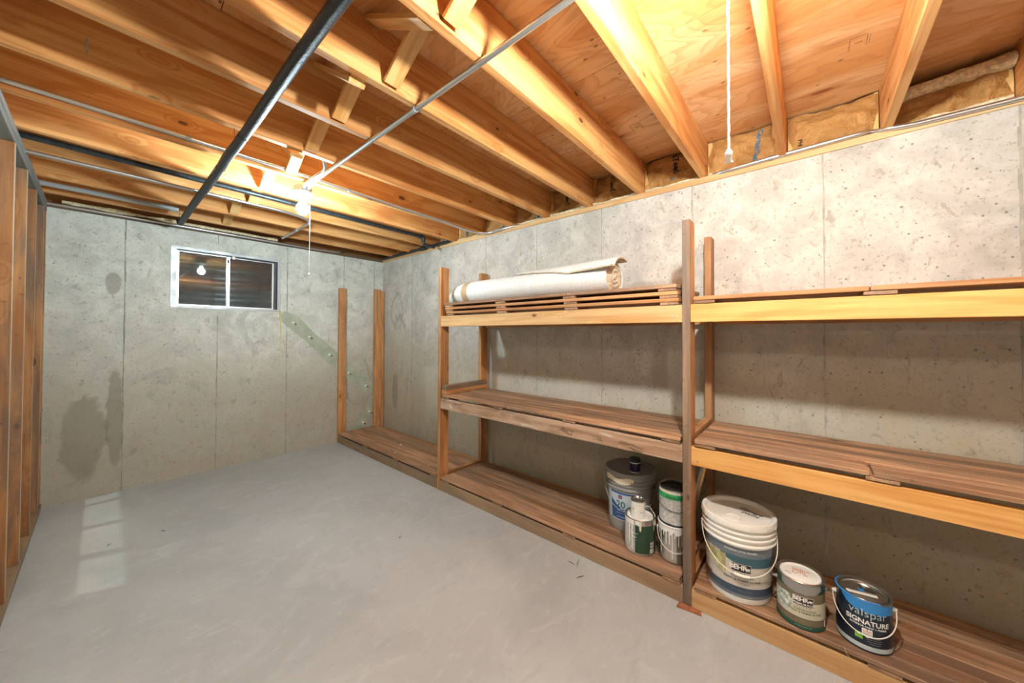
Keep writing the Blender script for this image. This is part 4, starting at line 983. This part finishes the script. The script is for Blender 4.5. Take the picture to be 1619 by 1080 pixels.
tp = put('tape', sleeve(Rf, 0.138, 0.166, th-1.75, th+1.75, 0.0012, 50, hi=lambda a: 0.004*math.sin(a*3), lo=lambda a: 0.004*math.sin(a*3)), M['gtape'], e, base)
putT(cyl_text('Outside House T', 0.0175, Rf, th+0.12, 0.153, 0.0020, 0.012, 1.0, 0.95, 0.2), M['black'], tp, base)
for q in range(4): putT(cyl_text('- - - - - - - -', 0.007, Rf, th-0.1, 0.060-0.009*q, 0.0012), M['greypaint'], e, base)
put('bottom_edge', MB().lathe([(0.0822, 0.001), (0.0835, 0.004), (0.0835, 0.009), (0.0815, 0.011)], 48), M['blackpipe'], e, base)
bail(e, base, Rf, 0.128, th+0.02, 0.045, 0.0016, M['blackpipe'], 0.006)

# ---- olive brown can with white lid
cx_, cy_, cz_ = -0.522, -4.426, 0.1265
e, base, Rf, lid = gallon(cx_, cy_, cz_, 'olive and green gallon paint can with white lid right of the white bucket', M['dkgreen'], M['white'])
th = camang(cx_, cy_)+0.12
lb = put('label', sleeve(Rf, 0.020, 0.150, th-1.5, th+1.3, 0.0005, 50), M['canbrown'], e, base)
put('paint_spill', sleeve(Rf, 0.146, 0.186, th-0.95, th+0.80, 0.0010, 40, lo=lambda a: 0.020*(abs(2*a-1))**3+wavy(1.5, 0.006, 5)(a)), M['greypaint'], e, base)
put('label_band', sleeve(Rf, 0.050, 0.112, th-1.5, th+1.3, 0.0009, 50), M['sage'], lb, base)
put('label_band', sleeve(Rf, 0.0475, 0.0515, th-1.5, th+1.3, 0.0013, 50), M['beige'], lb, base)
put('label_photo', sleeve(Rf, 0.062, 0.130, th-1.5, th-0.50, 0.0013, 24, hi=wavy(4, 0.01, 4)), M['floral'], lb, base)
put('logo_panel', sleeve(Rf, 0.087, 0.134, th-0.42, th+0.42, 0.0017, 20), M['beige'], lb, base)
put('logo_panel', sleeve(Rf, 0.098, 0.132, th-0.40, th+0.40, 0.0021, 20), M['black'], lb, base)
putT(cyl_text('BEHR', 0.0225, Rf, th-0.12, 0.1215, 0.0026, 0.03, 0.95), M['white'], lb, base)
putT(bear(Rf, th+0.28, 0.119, 0.0075, 0.0065, 0.0026), M['white'], lb, base, 'logo_mark')
putT(cyl_text('PREMIUM PLUS', 0.0105, Rf, th, 0.1045, 0.0026, 0.02), M['white'], lb, base)
putT(cyl_text('U L T R A', 0.0085, Rf, th, 0.0925, 0.0022, 0.01, 1.4), M['stampink'], lb, base)
putT(cyl_text('STAIN-BLOCKING', 0.0088, Rf, th+0.08, 0.080, 0.0016, 0.008, 1.1), M['black'], lb, base)
putT(cyl_text('PAINT & PRIMER IN ONE', 0.0095, Rf, th+0.10, 0.069, 0.0016, 0.01, 1.1), M['black'], lb, base)
putT(cyl_text('-------- ----', 0.0055, Rf, th+0.10, 0.060, 0.0016), M['canbrown'], lb, base)
putT(cyl_text('--------- ---------- - ----- ----------', 0.0052, Rf, th+0.05, 0.036, 0.0012), M['beige'], lb, base)
putT(cyl_text('---- ------- - ------- - ------', 0.0058, Rf, th+0.0, 0.0135, 0.0012, 0.015), M['white'], lb, base)
put('price_sticker', sleeve(Rf, 0.016, 0.044, th+1.02, th+1.14, 0.0014, 4), M['white'], lb, base)
for s in (-1, 1):
    a = th+s*PI/2+0.05; put('handle_ear', MB().tube([(0.080*math.cos(a), 0.080*math.sin(a), 0.150), (0.090*math.cos(a), 0.090*math.sin(a), 0.150), (0.097*math.cos(a), 0.097*math.sin(a), 0.149)], [0.009, 0.007, 0.003], 10), M['tin'], e, base)
rr = random.Random(3)
for i in range(9):
    for j in range(4):
        if rr.random() < 0.75:
            xx, yy = -0.010+j*0.011, 0.022-i*0.0065; put('stamp_mark', MB().box((xx, yy, 0.1846), (xx+0.008*rr.uniform(0.5, 1), yy+0.005, 0.1849)), M['stamp'], lid, base, False)
putT(flat_text('~,', 0.030, -0.018, 0.043, 0.1851, -PI/2, 0.012, shear=0.3), M['black'], lid, base)

# ---- navy can with blue rim
cx_, cy_, cz_ = -0.490, -4.622, 0.1265
e, base, Rf, lid = gallon(cx_, cy_, cz_, 'navy gallon paint can with bright blue paint under its rim, nearest the viewer', M['valnavy'], M['tin'])
th = camang(cx_, cy_)+0.10
lb = put('label', sleeve(Rf, 0.022, 0.150, th-1.9, th+1.4, 0.0005, 60), M['valnavy'], e, base)
put('label_band', sleeve(Rf, 0.006, 0.023, th-2.4, th+2.4, 0.0010, 60), M['paleblue'], lb, base)
put('paint_spill', sleeve(Rf, 0.150, 0.187, th-0.95, th+1.25, 0.0010, 60, lo=lambda a: 0.034*max(0, 1-a*4.0)**1.2+wavy(6, 0.010, 4)(a)), M['valblue'], e, base)
put('paint_smear', MB().lathe([(0.0836, 0.187), (0.0843, 0.1895), (0.0815, 0.1915), (0.079, 0.1912)], 48, th-2.4, th+0.5), M['valblue'], e, base)
putT(cyl_text('valspar', 0.040, Rf, th+0.06, 0.143, 0.0022, -0.004, 1.02), M['paleblue'], lb, base)
putT(cyl_text('SIGNATURE', 0.0245, Rf, th+0.06, 0.109, 0.0018, 0.03, 1.0), M['white'], lb, base)
putT(cyl_text('INTERIOR PAINT + PRIMER', 0.0092, Rf, th+0.08, 0.0925, 0.0018, 0.025), M['white'], lb, base)
sd = [(-1, 1), (1, 1), (1, -0.3), (0.7, -0.75), (0, -1.1), (-0.7, -0.75), (-1, -0.3)]
def shield(w, h, z, off, t0):
    m = MB(); m.add([((Rf(0)+off)*math.cos(t0+a*w/Rf(0)), (Rf(0)+off)*math.sin(t0+a*w/Rf(0)), z+b*h) for a, b in sd], [tuple(range(7))]); return m
putT(shield(0.0145, 0.0155, 0.070, 0.0018, th+0.02), M['white'], lb, base, 'badge')
putT(cyl_text('SCUFF', 0.0080, Rf, th+0.02, 0.076, 0.0024, 0.02), M['red'], lb, base); putT(cyl_text('SHIELD', 0.0080, Rf, th+0.02, 0.067, 0.0024, 0.02), M['greypaint'], lb, base)
put('badge', sleeve(Rf, 0.042, 0.065, th-0.40, th-0.13, 0.0016, 8), M['lime'], lb, base)
put('badge_mark', sleeve(Rf, 0.056, 0.061, th-0.31, th-0.22, 0.0022, 5), M['white'], lb, base)
for q, (t, l) in enumerate([('-------- ----------', 0), ('-------- ----- ----------', 0), ('-------- --- ----------', 0), ('-------- --------', 0)]): putT(cyl_text(t, 0.0058, Rf, th+0.28, 0.057-0.0075*q, 0.0016, 0.01), M['white'], lb, base)
putT(cyl_text('----- ----- ----', 0.0058, Rf, th+0.05, 0.014, 0.0018), M['slate'], lb, base)
bail(e, base, Rf, 0.152, th+0.02, 0.088, 0.0019, M['wplastic'], 0.010)
la = camang(cx_, cy_)-PI/2+PI
def lidbox(u, v, w, h, ang, mat, nm, zz=0.1852):
    c, s = math.cos(ang), math.sin(ang); m = MB(); vs = []
    for z in (zz-0.0004, zz):
        for a, b in ((-w, -h), (w, -h), (w, h), (-w, h)): vs.append((u+a*c-b*s, v+a*s+b*c, z))
    m.add(vs, [(0, 3, 2, 1), (4, 5, 6, 7), (0, 1, 5, 4), (1, 2, 6, 5), (2, 3, 7, 6), (3, 0, 4, 7)]); return put(nm, m, mat, lid, base, False)
lidbox(-0.022, 0.006, 0.046, 0.0085, -0.85-PI*0.16, M['white'], 'colour_sticker'); lidbox(-0.020, 0.006, 0.040, 0.0012, -0.85-PI*0.16, M['greypaint'], 'sticker_line', 0.1856)
put('paint_dot', MB().lathe([(0.0005, 0.1849), (0.011, 0.1849)], 20), M['valblue'], lid, (base[0]+0.004, base[1]+0.006, base[2]))
putT(flat_text('music', 0.020, 0.034, -0.008, 0.1852, -PI/2, 0.012, shear=0.2), M['black'], lid, base); putT(flat_text('Room', 0.020, 0.014, -0.012, 0.1852, -PI/2, 0.012, shear=0.2), M['black'], lid, base)

# ================================================================== SMALL LITTER
def splinter(x, y, L, ang, label, z=0.0008, mat='debris', w=0.0022):
    c, s = math.cos(ang), math.sin(ang)
    o = part('wood_splinter', MB().tube([(x-c*L/2, y-s*L/2, z+0.001), (x, y, z+0.002), (x+c*L/2, y+s*L/2, z+0.001)], [0.0008, w, 0.0006], 5), M[mat])
    tag(o, label, 'splinter', 'wood splinters on the floor')
for i, (x, y, L, a, lab) in enumerate([(-0.665, -3.42, 0.075, 0.4, 'longest wood splinter on the floor near the low shelf'), (-0.69, -3.39, 0.05, 1.5, 'wood splinter crossing the longest one near the low shelf'), (-0.76, -3.49, 0.05, -0.5, 'wood splinter on the floor out from the longest one'),
        (-2.44, -1.08, 0.03, 0.8, 'small chip on the floor by the stud wall'), (-2.20, -1.12, 0.03, 2.2, 'small chip on the floor right of the stud wall'), (-1.2, -2.4, 0.025, 0.2, 'small chip in the middle of the floor'), (-1.35, -1.6, 0.02, 1.0, 'small chip in the middle of the floor toward the window')]):
    splinter(x, y, L, a, lab)
sc = part('shim', MB().add([(-0.640, -3.955, 0.0005), (-0.600, -3.96, 0.0005), (-0.597, -4.055, 0.0005), (-0.625, -4.065, 0.0005), (-0.640, -3.955, 0.006), (-0.600, -3.96, 0.007), (-0.597, -4.055, 0.005), (-0.625, -4.065, 0.004)],
     [(0, 3, 2, 1), (4, 5, 6, 7), (0, 1, 5, 4), (1, 2, 6, 5), (2, 3, 7, 6), (3, 0, 4, 7)]), M['redwood'], None, False)
tag(sc, 'flat red wood shim on the floor against the central post', 'shim')
ps = part('paper_scrap', MB().grid(lambda a, b: (-0.372+0.040*a, -1.06+0.014*b+0.03*a*a, 0.1262+0.004*math.sin(a*PI)), 6, 2), M['white']); tag(ps, 'white paper scrap on the far low platform', 'paper')
ps = part('paper_scrap', MB().grid(lambda a, b: (-0.545+0.022*a, -1.24+0.012*b, 0.1262+0.003*math.sin(a*PI)), 4, 2), M['white']); tag(ps, 'tiny white crumb at the front edge of the far low platform', 'paper')
wr_ = part('wire_strand', MB().tube([(-0.604, -4.56, 0.127), (-0.612, -4.565, 0.112), (-0.606, -4.575, 0.098), (-0.604, -4.562, 0.092)], 0.0012, 6), M['tan']); tag(wr_, 'thin straw hanging off the platform edge below the navy can', 'straw')
rd = part('dowel', MB().tube([(-0.156, -3.890, 0.1265), (-0.300, -3.963, 0.377), (-0.482, -4.057, 0.695)], 0.0085, 12), M['pine']); tag(rd, 'thin round wooden rod leaning behind the central post', 'rod')
